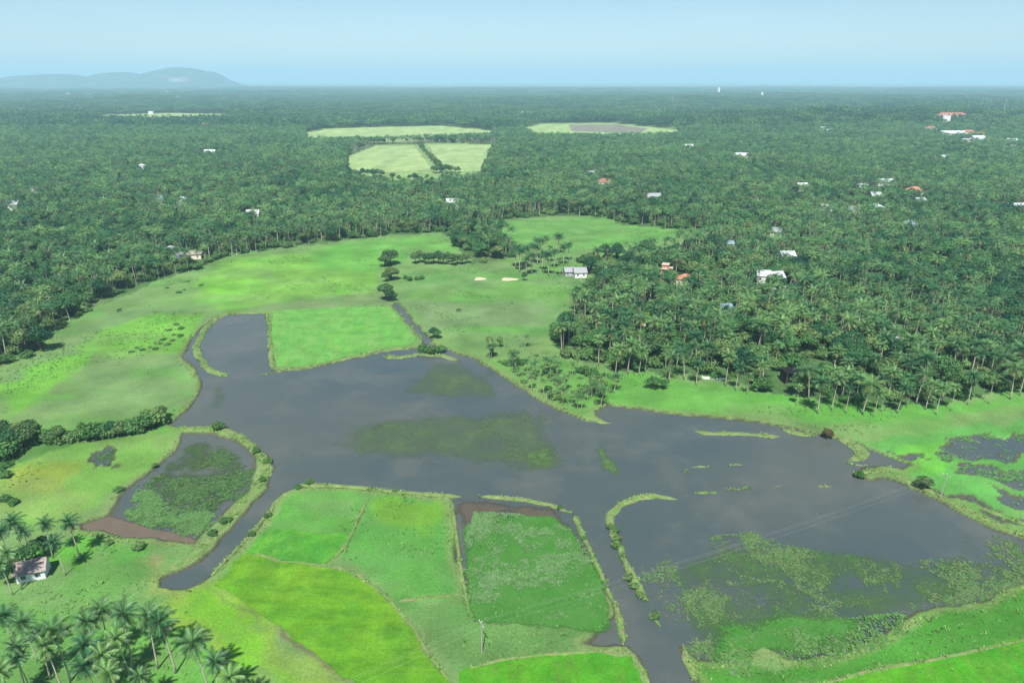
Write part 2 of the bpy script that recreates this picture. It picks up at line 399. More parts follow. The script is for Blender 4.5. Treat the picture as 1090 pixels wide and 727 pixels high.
# ground colours by what grows there: (outline, colour, ragged edge in metres, strength)
GC = [
 (poly([(0,400),(60,365),(120,335),(200,320),(240,338),(200,372),(120,378),(40,400),(0,415)]), (.088,.170,.058), 6, .8),
 (poly([(70,372),(110,350),(170,335),(225,332),(196,375),(150,378),(90,380)]), (.085,.23,.030), 5, .95),
 (poly([(60,378),(195,378),(213,400),(205,425),(178,448),(80,440),(30,436),(95,408)]), (.088,.165,.056), 5, .9),
 (poly([(0,410),(60,380),(95,378),(70,405),(30,430),(0,450)]), (.085,.24,.028), 5, .95),
 (poly([(215,300),(240,278),(330,268),(405,262),(405,300),(395,322),(290,326),(240,330),(205,322)]), (.098,.24,.034), 5, .9),
 (poly([(330,266),(390,256),(480,251),(490,268),(440,268),(400,290),(340,290)]), (.07,.215,.036), 5, .8),
 (poly([(238,331),(290,322),(380,312),(418,314),(420,327),(360,329),(290,331)]), (.10,.16,.062), 3, .85),
 (poly([(215,303),(265,297),(300,303),(230,315)]), (.10,.29,.03), 3, .8),
 (poly([(425,320),(430,290),(520,285),(620,292),(640,300),(590,345),(560,375),(520,378),(480,372)]), (.078,.165,.050), 7, .85),
 (poly([(440,322),(470,318),(580,325),(580,345),(500,350),(450,345)]), (.090,.150,.062), 6, .7),
 (poly([(428,310),(520,305),(620,302),(600,318),(440,320)]), (.08,.20,.036), 5, .6),
 (poly([(525,236),(640,232),(735,247),(700,262),(600,262),(545,262)]), (.07,.195,.038), 6, .8),
 (poly([(590,385),(700,400),(840,420),(1000,430),(1090,415),(1090,440),(900,450),(780,440),(650,430),(600,410)]), (.062,.215,.030), 4, .8),
 (poly([(870,455),(950,450),(1090,432),(1200,420),(1200,450),(1000,460),(930,475)]), (.098,.195,.055), 3, .85),
 (poly([(520,385),(590,380),(650,400),(640,432),(600,430)]), (.07,.18,.036), 4, .7),
 (poly([(900,470),(1090,445),(1200,440),(1300,600),(1090,560),(1000,520),(960,498)]), (.052,.20,.036), 3, .85),
 (poly([(950,478),(1000,466),(1020,490),(985,510)]), (.075,.26,.028), 3, .8),
 (poly([(0,480),(180,456),(200,470),(150,505),(120,540),(60,560),(0,570)]), (.088,.215,.032), 5, .8),
 (poly([(10,500),(40,488),(75,492),(70,520),(30,525)]), (.17,.21,.028), 5, .6),
 (poly([(0,512),(60,508),(110,530),(90,552),(0,560)]), (.12,.18,.05), 5, .5),
 (poly([(0,605),(85,570),(210,582),(172,625),(190,640),(130,660),(0,660)]), (.082,.180,.050), 5, .8),
 (poly([(40,590),(80,570),(110,578),(75,610),(45,605)]), (.06,.22,.02), 3, .85),
 (poly([(110,574),(160,580),(150,595),(115,590)]), (.05,.20,.025), 3, .7),
 (poly([(150,600),(175,595),(168,615),(150,618)]), (.16,.17,.07), 3, .7),
 (poly([(100,680),(150,660),(230,650),(280,700),(240,760),(60,760)]), (.06,.26,.02), 5, .55),
 (poly([(0,660),(110,650),(120,700),(60,760),(-100,800),(-100,680)]), (.065,.20,.035), 5, .7),
 (poly([(170,630),(230,615),(260,640),(310,680),(370,725),(400,790),(260,790),(230,700),(180,660)]), (.115,.205,.025), 4, .9),
 (poly([(195,640),(225,625),(300,690),(340,760),(300,760),(250,690)]), (.075,.245,.012), 4, .7),
 (poly([(270,700),(300,720),(330,760),(280,760),(262,720)]), (.10,.17,.06), 3, .6),
 (poly([(280,560),(300,528),(320,520),(392,526),(380,560),(372,572),(340,600),(300,605),(262,590)]), (.055,.170,.030), 2, .9),
 (poly([(320,522),(385,527),(375,550),(340,548),(300,545)]), (.07,.165,.045), 2, .6),
 (poly([(392,526),(478,532),(484,590),(494,632),(430,642),(372,606),(360,590),(378,560)]), (.052,.170,.034), 2, .9),
 (poly([(398,532),(460,530),(464,552),(440,566),(405,560)]), (.080,.205,.018), 4, .9),
 (poly([(420,640),(495,632),(503,655),(520,672),(665,664),(664,690),(480,715),(450,690)]), (.036,.130,.024), 3, .9),
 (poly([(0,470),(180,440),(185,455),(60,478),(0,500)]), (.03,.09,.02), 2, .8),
 (poly([(880,727),(940,712),(1010,697),(1100,678),(1200,655),(1300,800),(860,800)]), (.035,.16,.012), 2, .4),
 (poly([(727,692),(760,706),(850,706),(905,691),(1000,650),(1090,625),(1200,600),(1250,660),(1090,690),(900,725),(740,730)]), (.028,.135,.012), 2, .9),
 (poly([(296,669),(303,672),(318,683),(346,702),(374,725),(368,729),(340,708),(314,690),(300,679)]), (.075,.048,.036), 1.2, .85),
 (poly([(205,617),(240,636),(296,669),(300,676),(262,655),(225,632)]), (.08,.11,.04), 1.5, .6),
]

def ground_color(X, Y, land, big):
    n1 = fbm(X, Y, 40, 5, 5)[..., None]; n2 = fbm(X, Y, 9, 8, 4)[..., None]
    c = np.array([.080, .188, .044]) * (1 - n1) + np.array([.098, .165, .060]) * n1
    for pl, colr, rag, k in GC:
        jx = (fbm(X, Y, rag * 3, 21, 3) - .5) * rag * 3; jy = (fbm(X, Y, rag * 3, 33, 3) - .5) * rag * 3
        m = 1 - sstep(-rag * .5, rag * .5, sdist(pl, X + jx, Y + jy))
        m = (m * k)[..., None]
        v = np.array(colr) * (.82 + .36 * n2)
        c = c * (1 - m) + v * m
    # streaks of dry and lush growth
    s = sstep(.55, .7, fbm(X * .45 + Y * .1, Y, 14, 55, 4))[..., None] * .35
    c = c * (1 - s) + np.array([.105, .17, .06]) * s
    s = sstep(.58, .72, fbm(X * .5, Y, 11, 77, 4))[..., None] * .4
    c = c * (1 - s) + np.array([.045, .19, .02]) * s
    # reed fringe, then mud below the water line
    f = (np.exp(-((big - .9) / .8) ** 2) * .5 * (Y < 420))[..., None]
    c = c * (1 - f) + np.array([.125, .165, .06]) * f
    f = (1 - sstep(-.3, .25, land))[..., None]
    c = c * (1 - f) + np.array([.050, .052, .034]) * f
    c = c * np.array([1.06, .98, 1.0])
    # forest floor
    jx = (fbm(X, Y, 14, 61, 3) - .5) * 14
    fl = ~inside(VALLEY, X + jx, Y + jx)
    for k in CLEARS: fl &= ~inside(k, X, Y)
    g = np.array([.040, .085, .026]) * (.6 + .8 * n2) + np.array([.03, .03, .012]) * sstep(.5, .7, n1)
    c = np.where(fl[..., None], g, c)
    pc = np.zeros(X.shape, bool)
    for k in CLEARS: pc |= inside(k, X, Y)
    c = np.where(pc[..., None], np.array([.14, .21, .075]) * (.8 + .4 * n2), c)
    return c

def make_ground():
    cols = np.concatenate([np.arange(-700, 0, 14), np.arange(0, 1090, 2.0), np.arange(1090, 1800, 14)])
    rows = np.concatenate([np.arange(960, 727, -8), np.arange(727, 150, -2.0)])
    xs = []; ys = []
    for py in rows:
        x, y = G(cols, np.full(cols.shape, py)); xs.append(x); ys.append(y)
    yl = ys[-1][0]
    for d in np.geomspace(yl * 1.02, 60000, 95):
        zc = d * CP + CAM_Z * SP
        xs.append((cols - CX) / F * zc); ys.append(np.full(cols.shape, d))
    # apron under and behind the camera
    for d in (20, -60, -300, -1500):
        xs.insert(0, xs[0] * (1.02 if d > -100 else 3)); ys.insert(0, np.full(cols.shape, float(d)))
    X = np.array(xs); Y = np.array(ys)
    land = shore(X, Y); big = shore(X, Y, [WATER, POND])
    Z = H(X, Y) + (fbm(X, Y, 6, 91, 3) - .5) * .22 + .06
    Z = np.where(land < 3, np.where(Y < 900, np.clip(land * .42 + .12, -1.1, .1), Z), Z)
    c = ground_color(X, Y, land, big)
    nr, nc = X.shape
    i = np.arange(nr * nc).reshape(nr, nc)
    Fq = np.stack([i[:-1, :-1], i[:-1, 1:], i[1:, 1:], i[1:, :-1]], -1).reshape(-1, 4)
    V = np.stack([X, Y, Z], -1).reshape(-1, 3)
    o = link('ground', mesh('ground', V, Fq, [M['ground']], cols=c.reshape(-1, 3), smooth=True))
    tag(o, kind='structure')

def make_water():
    WZ = -.22
    V = [(-190, 60, WZ), (330, 60, WZ), (330, 330, WZ), (-190, 330, WZ)]
    tag(link('water', mesh('water', V, [(0, 1, 2, 3)], [M['water']])), kind='structure')
make_ground(); make_water()
WZ = -.22

# ------------------------------------------------------------------ fields, weed mats
def resample(pl, step, closed=True, rag=0.0, seed=0):
    out = []
    n = len(pl)
    for i in range(n if closed else n - 1):
        a = pl[i]; b = pl[(i + 1) % n]; k = max(1, int(np.linalg.norm(b - a) / step))
        for j in range(k): out.append(a + (b - a) * j / k)
    if not closed: out.append(pl[-1])
    o = np.array(out)
    if rag:
        o[:, 0] += (fbm(o[:, 0], o[:, 1], 4, seed, 3) - .5) * rag; o[:, 1] += (fbm(o[:, 0], o[:, 1], 4, seed + 5, 3) - .5) * rag
    return o

def sheet(name, pl, z, mat, step=1.5, rag=1.2, skirt=.3, seed=0, edge=None):
    o = resample(pl, step, True, rag, seed)
    bm = bmesh.new()
    vs = [bm.verts.new((p[0], p[1], z)) for p in o]
    f = bm.faces.new(vs)
    if f.normal.z < 0: f.normal_flip()
    lo = [bm.verts.new((p[0], p[1], z - skirt)) for p in o]
    n = len(vs)
    for i in range(n): bm.faces.new((vs[i], vs[(i + 1) % n], lo[(i + 1) % n], lo[i]))
    bmesh.ops.recalc_face_normals(bm, faces=bm.faces)
    bmesh.ops.triangulate(bm, faces=[f])
    me = bpy.data.meshes.new(name); bm.to_mesh(me); bm.free(); me.materials.append(mat)
    return link(name, me)

M['padA'] = mat_grass('young_rice', (.070, .215, .036), (.085, .235, .040), (.11, .215, .052), .05, .25, (1, .25, .4))
M['padB'] = mat_grass('ripe_rice', (.066, .190, .010), (.098, .205, .012), (.044, .140, .010), .05, .3, (.3, 1, .5))
M['padC'] = mat_grass('lush_rice', (.032, .175, .008), (.055, .205, .008), (.065, .165, .016), .05, .4, (1, .3, -.3))
M['padD'] = mat_grass('wet_rice', (.050, .20, .016), (.036, .15, .02), (.075, .205, .024), .06, .4, (1, .3, .3))
M['padF'] = mat_grass('far_rice', (.20, .28, .11), (.24, .31, .12), (.15, .23, .085), .012, .04, (1, .2, 0))
M['padP'] = mat_grass('fallow_plot', (.13, .11, .10), (.16, .14, .12), (.12, .17, .08), .012, .04)

def field(pts, mat, label, z=.22, step=1.2, rag=2.6, seed=0, group='rice fields round the lagoon'):
    o = sheet('rice_crop', poly(pts), z, mat, step, rag, .35, seed)
    tag(o, label, 'rice field', group, 'stuff')
field([(290,331),(363,328),(415,327),(443,361),(438,367),(406,371),(363,381),(333,388),(295,391),(290,370),(289,350)], M['padA'], 'square vivid green rice paddy at the top left of the lagoon', seed=3)
field([(262,588),(300,598),(340,602),(372,609),(410,634),(440,668),(458,700),(486,740),(520,790),(430,790),(372,722),(330,692),(270,650),(228,622)], M['padB'], 'yellow green rice paddy in a broad strip below the canal mouth', seed=7)
field([(490,716),(520,705),(580,698),(640,697),(672,700),(690,727),(700,770),(520,790)], M['padC'], 'deep green rice paddy below the pole at the river bend', seed=9)
field([(284,562),(330,566),(374,570),(366,585),(345,601),(300,597),(264,587)], M['padD'], 'small wedge of green rice between canal and yellow paddy', seed=11)
field([(850,735),(920,716),(1010,699),(1090,682),(1230,655),(1400,800),(870,800)], M['padC'], 'deep green rice paddy below the weedy lagoon shore', seed=13)
FG = 'pale fields in the forest clearings'
field([(326,142),(350,137.5),(420,135.5),(470,134.5),(500,137.5),(528,140),(500,145),(425,150),(330,151)], M['padF'], 'long pale field, farthest left in the forest clearing', .4, 30, 10, 15, FG)
field([(371,167),(400,156),(441,155.5),(459,181),(430,184),(372,184)], M['padF'], 'square pale field left of the hedge line in the clearing', .4, 20, 8, 17, FG)
field([(456,154.5),(525,154.5),(514,183),(486,184),(470,178)], M['padF'], 'square pale field right of the hedge line in the clearing', .4, 20, 8, 19, FG)
field([(552,139),(575,133),(650,132),(720,138.5),(722,144),(650,146),(570,144)], M['padF'], 'long pale field, farthest right in the forest clearing', .4, 30, 10, 21, FG)
field([(604,133.6),(655,133),(690,137.5),(680,142.5),(610,140)], M['padP'], 'purplish fallow plot inside the far right pale field', .75, 30, 12, 23, FG)
field([(103,123),(180,121),(243,122),(241,128),(180,129.5),(112,128)], M['padF'], 'thin pale field strip in the forest below the hills', .6, 60, 20, 25, FG)
field([(878,117),(915,116.6),(928,121),(923,124),(887,123)], M['padF'], 'small pale field far off at the upper right', .6, 60, 20, 27, FG)

def weed_sheet(pts, mat, label, z, fade=6.0, step=1.6, name='water_weed', cat='water weed'):
    pl = poly(pts); lo = pl.min(0); hi = pl.max(0)
    xs = np.arange(lo[0], hi[0] + step, step); ys = np.arange(lo[1], hi[1] + step, step)
    X, Y = np.meshgrid(xs, ys); d = -sdist(pl, X, Y)
    i = np.arange(X.size).reshape(X.shape)
    q = np.stack([i[:-1, :-1], i[:-1, 1:], i[1:, 1:], i[1:, :-1]], -1).reshape(-1, 4)
    keep = (d.ravel()[q] > 0).any(1); q = q[keep]
    used = np.unique(q); mp = np.full(X.size, -1); mp[used] = np.arange(len(used))
    V = np.stack([X.ravel()[used], Y.ravel()[used], np.full(len(used), z)], 1)
    c = np.repeat(np.clip(d.ravel()[used] / fade, 0, 1)[:, None], 3, 1)
    o = link(name, mesh(name, V, mp[q], [mat], cols=c))
    tag(o, label, cat, None, 'stuff'); return o
M['sub'] = mat_mat('submerged_weed', (.058, .092, .050), (.066, .105, .050), (.080, .125, .052), .16, .72, .11, .9)
M['sub2'] = mat_mat('surface_weed', (.055, .100, .036), (.065, .12, .042), (.08, .14, .045), .30, .62, .16)
M['silt'] = mat_mat('pale_silt', (.11, .11, .10), (.12, .12, .11), (.13, .13, .12), .42, .8, .07)
M['lush'] = mat_mat('floating_grass', (.032, .115, .018), (.042, .135, .024), (.075, .14, .05), .22, .36, .06)
M['sub3'] = mat_mat('dull_weed', (.040, .092, .030), (.050, .11, .032), (.08, .14, .04), .34, .70, .1, .85)
weed_sheet([(350,474),(372,448),(430,438),(520,437),(562,434),(588,446),(600,470),(605,492),(590,507),(548,504),(500,492),(440,494),(385,488)], M['sub'], 'big dull green weed bed under the middle of the lagoon', WZ + .012, 8)
weed_sheet([(540,480),(565,470),(603,472),(606,494),(585,508),(550,502)], M['sub2'], 'bright weed patch at the right end of the lagoon weed bed', WZ + .03, 5)
weed_sheet([(418,420),(440,400),(462,384),(490,384),(520,398),(542,418),(520,426),(470,424)], M['sub'], 'triangular weed bed below the two canal bushes', WZ + .012, 5)
weed_sheet([(628,464),(642,466),(652,482),(668,500),(660,512),(640,508),(630,488)], M['sub2'], 'short green weed tongue right of the lagoon weed bed', WZ + .02, 3)
weed_sheet([(222,412),(240,408),(244,425),(230,440),(222,432)], M['sub'], 'small weed patch below the narrow curved bund', WZ + .012, 4)
weed_sheet([(425,480),(490,484),(482,500),(450,504),(395,494)], M['silt'], 'pale silt streak along the lower edge of the weed bed', WZ + .022, 5, name='silt_bloom', cat='silt')
weed_sheet([(484,563),(505,545),(540,544),(590,548),(618,568),(640,605),(658,650),(662,676),(640,680),(560,668),(500,668),(492,610)], M['lush'], 'floating grass mat filling the fenced pond by the pole', WZ + .42, 2.5, name='floating_grass', cat='floating grass')
weed_sheet([(690,600),(760,572),(850,570),(960,585),(1090,580),(1200,600),(1090,640),(1000,660),(900,695),(840,708),(735,718)], M['sub3'], 'dull weed bed under the shallow right lagoon', WZ + .012, 6)
weed_sheet([(780,652),(815,640),(880,636),(960,640),(1010,648),(940,690),(860,715),(740,722),(730,690),(750,660)], M['lush'], 'lush floating grass along the lower right lagoon shore', WZ + .3, 9, name='floating_grass', cat='floating grass')
weed_sheet([(85,556),(112,547),(130,552),(160,560),(190,566),(213,574),(210,580),(140,573),(84,565)], mat_mat('brown_mud', (.090,.074,.055), (.10,.082,.06), (.092,.075,.056), .1, .3, .1), 'brown muddy shallows below the weedy left pond', WZ + .02, .8, step=.8, name='muddy_water', cat='muddy water')
weed_sheet([(485,533),(508,531),(590,540),(612,560),(640,610),(655,655),(640,668),(600,600),(540,545),(490,560)], mat_mat('brown_silt', (.062,.056,.044), (.07,.06,.046), (.058,.053,.042), .1, .4, .1), 'brown silty water in the fenced pond', WZ + .012, 2., name='muddy_water', cat='muddy water')

def pads(name, pts, n, thr, size, cols, label, seed, scale=7., z=WZ + .05, cat='water weed', land_min=None, up=.12):
    """floating leaves, one small face each, clumped by noise"""
    rg = np.random.default_rng(seed); pl = poly(pts); lo = pl.min(0); hi = pl.max(0)
    X = rg.uniform(lo[0], hi[0], n * 6); Y = rg.uniform(lo[1], hi[1], n * 6)
    f = fbm(X, Y, scale, seed, 4) + .12 * (fbm(X, Y, scale * 4, seed + 3, 2) - .5) * 2
    d = -sdist(pl, X, Y)
    f = f + np.clip(d / 4, 0, 1) * .1 - .1 + .5 * (fbm(X, Y, scale * .2, seed + 9, 3) - .5)
    k = (d > 0) & (rg.random(len(X)) < sstep(thr - .2, thr + .26, f) ** 2)
    X = X[k][:n]; Y = Y[k][:n]; m = len(X)
    s = rg.uniform(size[0], size[1], m); a0 = rg.uniform(0, 6.28, m)
    ang = np.linspace(0, 2 * np.pi, 6, endpoint=False)
    rr = rg.uniform(.55, 1.1, (m, 6)) * s[:, None]
    A = a0[:, None] + ang
    tx = rg.normal(0, .25, m); ty = rg.normal(0, .25, m)
    vx = np.cos(A) * rr * rg.uniform(.5, 1, m)[:, None]; vy = np.sin(A) * rr
    vz = z + rg.uniform(0, up, m)[:, None] + np.abs(vx * tx[:, None] + vy * ty[:, None])
    V = np.stack([X[:, None] + vx, Y[:, None] + vy, vz], -1).reshape(-1, 3)
    ca = np.array(cols); t = rg.integers(0, len(ca), m)
    c = np.repeat(ca[t] * rg.uniform(.75, 1.25, m)[:, None], 6, 0)
    o = link(name, mesh(name, V, np.arange(m * 6).reshape(m, 6), [M['tint']], cols=c))
    return tag(o, label, cat, None, 'stuff')
YG = [(.075,.125,.044), (.058,.125,.036), (.042,.11,.030), (.10,.135,.06)]
pads('water_weed', [(688,606),(740,572),(800,565),(850,580),(900,590),(960,596),(960,650),(900,690),(840,712),(736,720),(726,690),(745,660),(715,630)], 20000, .49, (.08, .27), YG, 'speckled yellow green weed over the right lagoon shallows', 31, 8)
pads('water_weed', [(960,600),(1010,590),(1030,575),(1060,568),(1100,580),(1200,600),(1090,640),(1010,650),(960,650)], 10000, .46, (.09, .3), YG, 'speckled weed in the far right corner of the lagoon', 33, 8)
pads('water_weed', [(680,600),(720,595),(735,660),(700,665),(690,640)], 700, .55, (.1, .3), YG, 'thin weed specks beside the hooked bund', 35, 6)
DG = [(.035,.085,.022), (.05,.10,.03), (.06,.11,.035), (.028,.07,.024)]
pads('water_weed', [(130,548),(140,520),(165,498),(200,478),(225,470),(250,480),(272,500),(262,525),(232,552),(212,572),(170,562)], 12000, .50, (.12, .4), DG, 'patchy dark weed over the left pond', 37, 6)
pads('water_weed', [(130,550),(146,520),(165,522),(195,542),(225,545),(236,550),(212,573),(170,565)], 9000, .42, (.12, .4), [(.05,.13,.03),(.06,.14,.04),(.075,.14,.045)], 'thick bright weed along the lower side of the left pond', 39, 7)
pads('water_weed', [(960,482),(1010,462),(1060,452),(1110,455),(1180,520),(1090,548),(1040,525),(1000,505)], 8000, .52, (.12, .4), [(.05,.17,.03),(.065,.16,.045),(.09,.16,.06)], 'ragged green marsh weed over the right hand pools', 41, 8)
pads('water_weed', [(85,482),(110,474),(140,480),(140,494),(115,500),(92,500)], 1100, .47, (.12, .35), DG, 'weed round the small blue pool left of the pond', 43, 5)
pads('water_weed', [(505,545),(560,548),(610,565),(640,610),(655,655),(560,662),(500,640),(490,590)], 12000, .52, (.12, .36), [(.085,.155,.06),(.075,.15,.05),(.06,.145,.04)], 'pale leafy patches on the fenced pond mat', 45, 8, WZ + .45)
pads('water_weed', [(735,690),(800,675),(880,660),(960,652),(1010,650),(940,690),(860,715),(745,725)], 5000, .55, (.12, .35), [(.08,.14,.05),(.045,.14,.02)], 'pale leafy clumps in the lower right floating grass', 47, 7, WZ + .33)
pads('water_weed', [(365,466),(380,452),(430,443),(520,437),(562,434),(588,446),(605,492),(590,507),(548,504),(500,492),(440,494),(385,488)], 1800, .58, (.12, .4), [(.05,.085,.033),(.055,.09,.037)], 'loose floating leaves on the big lagoon weed bed', 49, 9, WZ + .03)
weed_sheet([(135,540),(148,515),(168,494),(198,466),(228,463),(252,471),(270,484),(273,500),(262,522),(232,550),(212,573),(160,562)], mat_mat('pond_weed', (.032,.060,.024), (.045,.085,.026), (.065,.10,.035), .38, .62, .14, .85), 'mottled brown green weed spread over the left pond', WZ + .012, 4)

# ------------------------------------------------------------------ bunds and islets
def tuft_arrays(X, Y, Z, h, rg, col, nb=5, w=.16):
    m = len(X); Vs = []; cs = []
    for b in range(nb):
        a = rg.uniform(0, 6.28, m); lean = rg.uniform(.4, 1.1, m) * h; ww = w * rg.uniform(.6, 1.4, m)
        bx = X + rg.normal(0, .15, m); by = Y + rg.normal(0, .15, m)
        p0 = np.stack([bx - np.sin(a) * ww, by + np.cos(a) * ww, Z - .05], 1); p1 = np.stack([bx + np.sin(a) * ww, by - np.cos(a) * ww, Z - .05], 1)
        p2 = np.stack([bx + np.cos(a) * lean, by + np.sin(a) * lean, Z + h * rg.uniform(.6, 1.1, m)], 1)
        Vs.append(np.stack([p0, p1, p2], 1).reshape(-1, 3))
        c = np.array(col)[rg.integers(0, len(col), m)] * rg.uniform(.7, 1.3, m)[:, None]; cs.append(np.repeat(c, 3, 0))
    V = np.concatenate(Vs); return V, np.arange(len(V)).reshape(-1, 3), np.concatenate(cs)
RC = [(.11,.20,.05), (.14,.21,.065), (.09,.18,.042), (.12,.18,.06)]

def bund(pts, w, label=None, seed=1, h=.42, tufts=2.2, z0=WZ - .5, name='bund', closed=False):
    c = poly(pts); c = resample(c, .8, False)
    t = np.gradient(c, axis=0); t /= np.linalg.norm(t, axis=1)[:, None] + 1e-9; nrm = np.stack([-t[:, 1], t[:, 0]], 1)
    n = len(c); s = np.arange(n)
    wl = w * (.5 + .55 * (fbm(c[:, 0], c[:, 1], 3.5, seed, 3) - .5) * 2 * .8); wr = w * (.5 + .55 * (fbm(c[:, 0], c[:, 1], 3.5, seed + 7, 3) - .5) * 2 * .8)
    e = np.clip(np.minimum(s, n - 1 - s) / 2.5, .12, 1); wl = np.maximum(wl, .25 * w) * e; wr = np.maximum(wr, .25 * w) * e
    hz = WZ + h * (.7 + .6 * fbm(c[:, 0], c[:, 1], 3, seed + 3, 2)) * np.clip(e, .4, 1)
    prof = [(-1.5, None), (-1, .35), (-.5, .95), (.1, 1), (.6, .9), (1, .3), (1.5, None)]
    V = []
    for k, (o, f) in enumerate(prof):
        ww = np.where(o < 0, wl, wr) * abs(o) * np.sign(o)
        p = c + nrm * ww[:, None]
        z = np.full(n, z0) if f is None else WZ + (hz - WZ) * f
        V.append(np.column_stack([p, z]))
    V = np.stack(V, 1); m = V.shape[1]
    idx = np.arange(n * m).reshape(n, m)
    q = np.stack([idx[:-1, :-1], idx[:-1, 1:], idx[1:, 1:], idx[1:, :-1]], -1).reshape(-1, 4)[:, ::-1]
    Fc = [tuple(f) for f in q]; VV = V.reshape(-1, 3)
    rg = np.random.default_rng(seed)
    L = n * .8; k = max(4, int(L * tufts * max(w, 1)))
    ii = rg.integers(0, n, k); ii = ii[fbm(c[ii, 0], c[ii, 1], 5, seed + 30, 3) > .44]; k = len(ii); oo = rg.uniform(-1.05, 1.05, k)
    p = c[ii] + nrm[ii] * (np.where(oo < 0, wl[ii], wr[ii]) * oo)[:, None]
    tv, tf, tc = tuft_arrays(p[:, 0], p[:, 1], WZ + (hz[ii] - WZ) * (1 - .6 * np.abs(oo)), rg.uniform(.15, .45, k), rg, RC, 6, .2)
    o = len(VV)
    Fc += [tuple(f + o) for f in tf]; mi = [0] * len(q) + [1] * len(tf)
    cols = np.concatenate([np.full((o, 3), .1), tc])
    ob = link(name, mesh(name, np.concatenate([VV, tv]), Fc, [M['bund'], M['reed']], mi=mi, cols=cols))
    tag(ob, kind='structure')
    return ob
bund([(241,334),(230,339),(218,350),(209,368),(213,381),(222,392),(232,397),(242,400)], 2.4, seed=1, tufts=3)
bund([(284,333),(287,350),(288,372),(291,392),(300,394),(333,390),(363,383),(406,373),(442,369)], 1.7, seed=2, tufts=3)
bund([(278,399),(288,396)], .8, seed=22)
bund([(243,334),(265,332.5),(284,332)], 1.2, seed=23)
bund([(183,455),(205,456),(232,456),(250,463),(268,475),(282,489),(283,505),(272,524),(250,545),(232,564),(212,585),(190,601),(172,613)], 2.6, seed=3, tufts=3.2)
bund([(318,516),(363,517),(410,522),(450,526),(491,528)], 1.3, seed=4, h=.5)
bund([(510,528),(530,529),(560,532),(585,537),(607,545)], 1.2, seed=5, h=.5)
bund([(611,547),(618,562),(628,585),(640,612),(653,640),(660,660),(664,684)], 1.1, seed=6, h=.5)
bund([(664,688),(672,700),(684,714),(694,735)], 1.5, seed=24)
bund([(721,531),(700,528),(680,529),(660,536),(649,547),(651,562),(658,580),(668,603),(678,622),(687,638)], 1.5, seed=7, h=.55, tufts=4)
bund([(691,650),(697,658),(704,667)], .9, seed=8)
bund([(480,530),(484,560),(490,600),(495,632),(500,655)], .9, seed=9, h=.55)
bund([(374,607),(410,634),(440,668),(458,700),(486,735)], .8, seed=10, h=.6)
bund([(488,715),(530,704),(580,697),(640,694),(665,690)], .8, seed=11, h=.6)
bund([(393,527),(385,545),(376,565),(368,582),(350,600)], .8, seed=25, h=.6)
bund([(418,641),(450,637),(495,632)], .7, seed=26, h=.6)
bund([(265,587),(300,598),(345,602),(374,607)], .6, seed=27, h=.6)
bund([(910,505),(925,502),(940,501),(958,507),(968,513),(990,523),(1026,541),(1059,558),(1090,570),(1140,590),(1200,612)], 2.0, seed=12, h=.5, tufts=3)
bund([(1040,538),(1065,548),(1100,560),(1150,578)], 1.3, seed=13)
bund([(408,379),(425,380),(445,377),(470,378),(488,383)], 2.6, seed=14, h=.3)
bund([(853,736),(920,716),(1010,699),(1090,682),(1200,660)], .9, seed=15, h=.6)
bund([(727,684),(733,705),(742,727)], 1.3, seed=16)
bund([(300,527),(285,547),(262,575),(240,598),(222,616)], 1.3, seed=17, h=.5, tufts=3)
bund([(888,462),(905,470),(918,480),(915,487),(905,490)], 3.0, seed=18, h=.3)
bund([(740,458),(760,461),(790,461),(830,464)], 2.2, seed=19, h=.22)
bund([(833,456),(850,461),(868,464)], 2.4, seed=28, h=.22)
bund([(900,491),(910,494),(922,495)], .6, seed=20, h=.3)
bund([(632,445),(640,449),(650,450)], 2.2, seed=29, h=.3)
for i, (x0, x1, y, w) in enumerate([(737,754,496,.9),(776,791,494,.5),(740,761,524,.9),(774,788,520,.8),(793,798,518.5,.5),(825,832,517,.7),(872,885,517,1.1),(729,733,501,.4)]):
    bund([(x0, y + .6), ((x0+x1)/2, y - .4), (x1, y + .3)], w, seed=60 + i, h=.25, tufts=3, name='islet')

# reeds and rough grass along the shore and in tussocks over the meadows: nobody could count them
def make_reeds():
    rg = np.random.default_rng(5)
    X = rg.uniform(-150, 260, 260000); Y = rg.uniform(75, 330, 260000)
    s = shore(X, Y, [WATER, POND]); k = (s > .1) & (s < .7 + 3 * fbm(X, Y, 9, 4, 3) ** 2) & (fbm(X, Y, 6, 14, 3) > .4) & (rg.random(len(X)) < .8) & (np.abs(X) < .85 * Y + 30)
    X = X[k][:26000]; Y = Y[k][:26000]
    V, Fc, c = tuft_arrays(X, Y, np.full(len(X), .02), rg.uniform(.15, .5, len(X)) * (.5 + fbm(X, Y, 7, 15, 3)), rg, RC, 5, .2)
    tag(link('reeds', mesh('reeds', V, Fc, [M['reed']], cols=c)), 'reeds and rough grass fringing the lagoon shore', 'reeds', None, 'stuff')
    X = rg.uniform(-330, 330, 150000); Y = rg.uniform(70, 480, 150000)
    k = inside(VALLEY, X, Y) & (shore(X, Y) > 2) & (fbm(X, Y, 22, 71, 4) > .56) & (np.abs(X) < .85 * Y + 20)
    X = X[k][:7000]; Y = Y[k][:7000]
    V, Fc, c = tuft_arrays(X, Y, np.full(len(X), .05), rg.uniform(.2, .55, len(X)), rg, [(.075,.18,.035), (.095,.18,.045), (.10,.17,.05), (.065,.17,.032)], 4, .2)
    tag(link('grass', mesh('grass', V, Fc, [M['reed']], cols=c)), 'grass tussocks scattered over the open meadows', 'grass', None, 'stuff')
make_reeds()

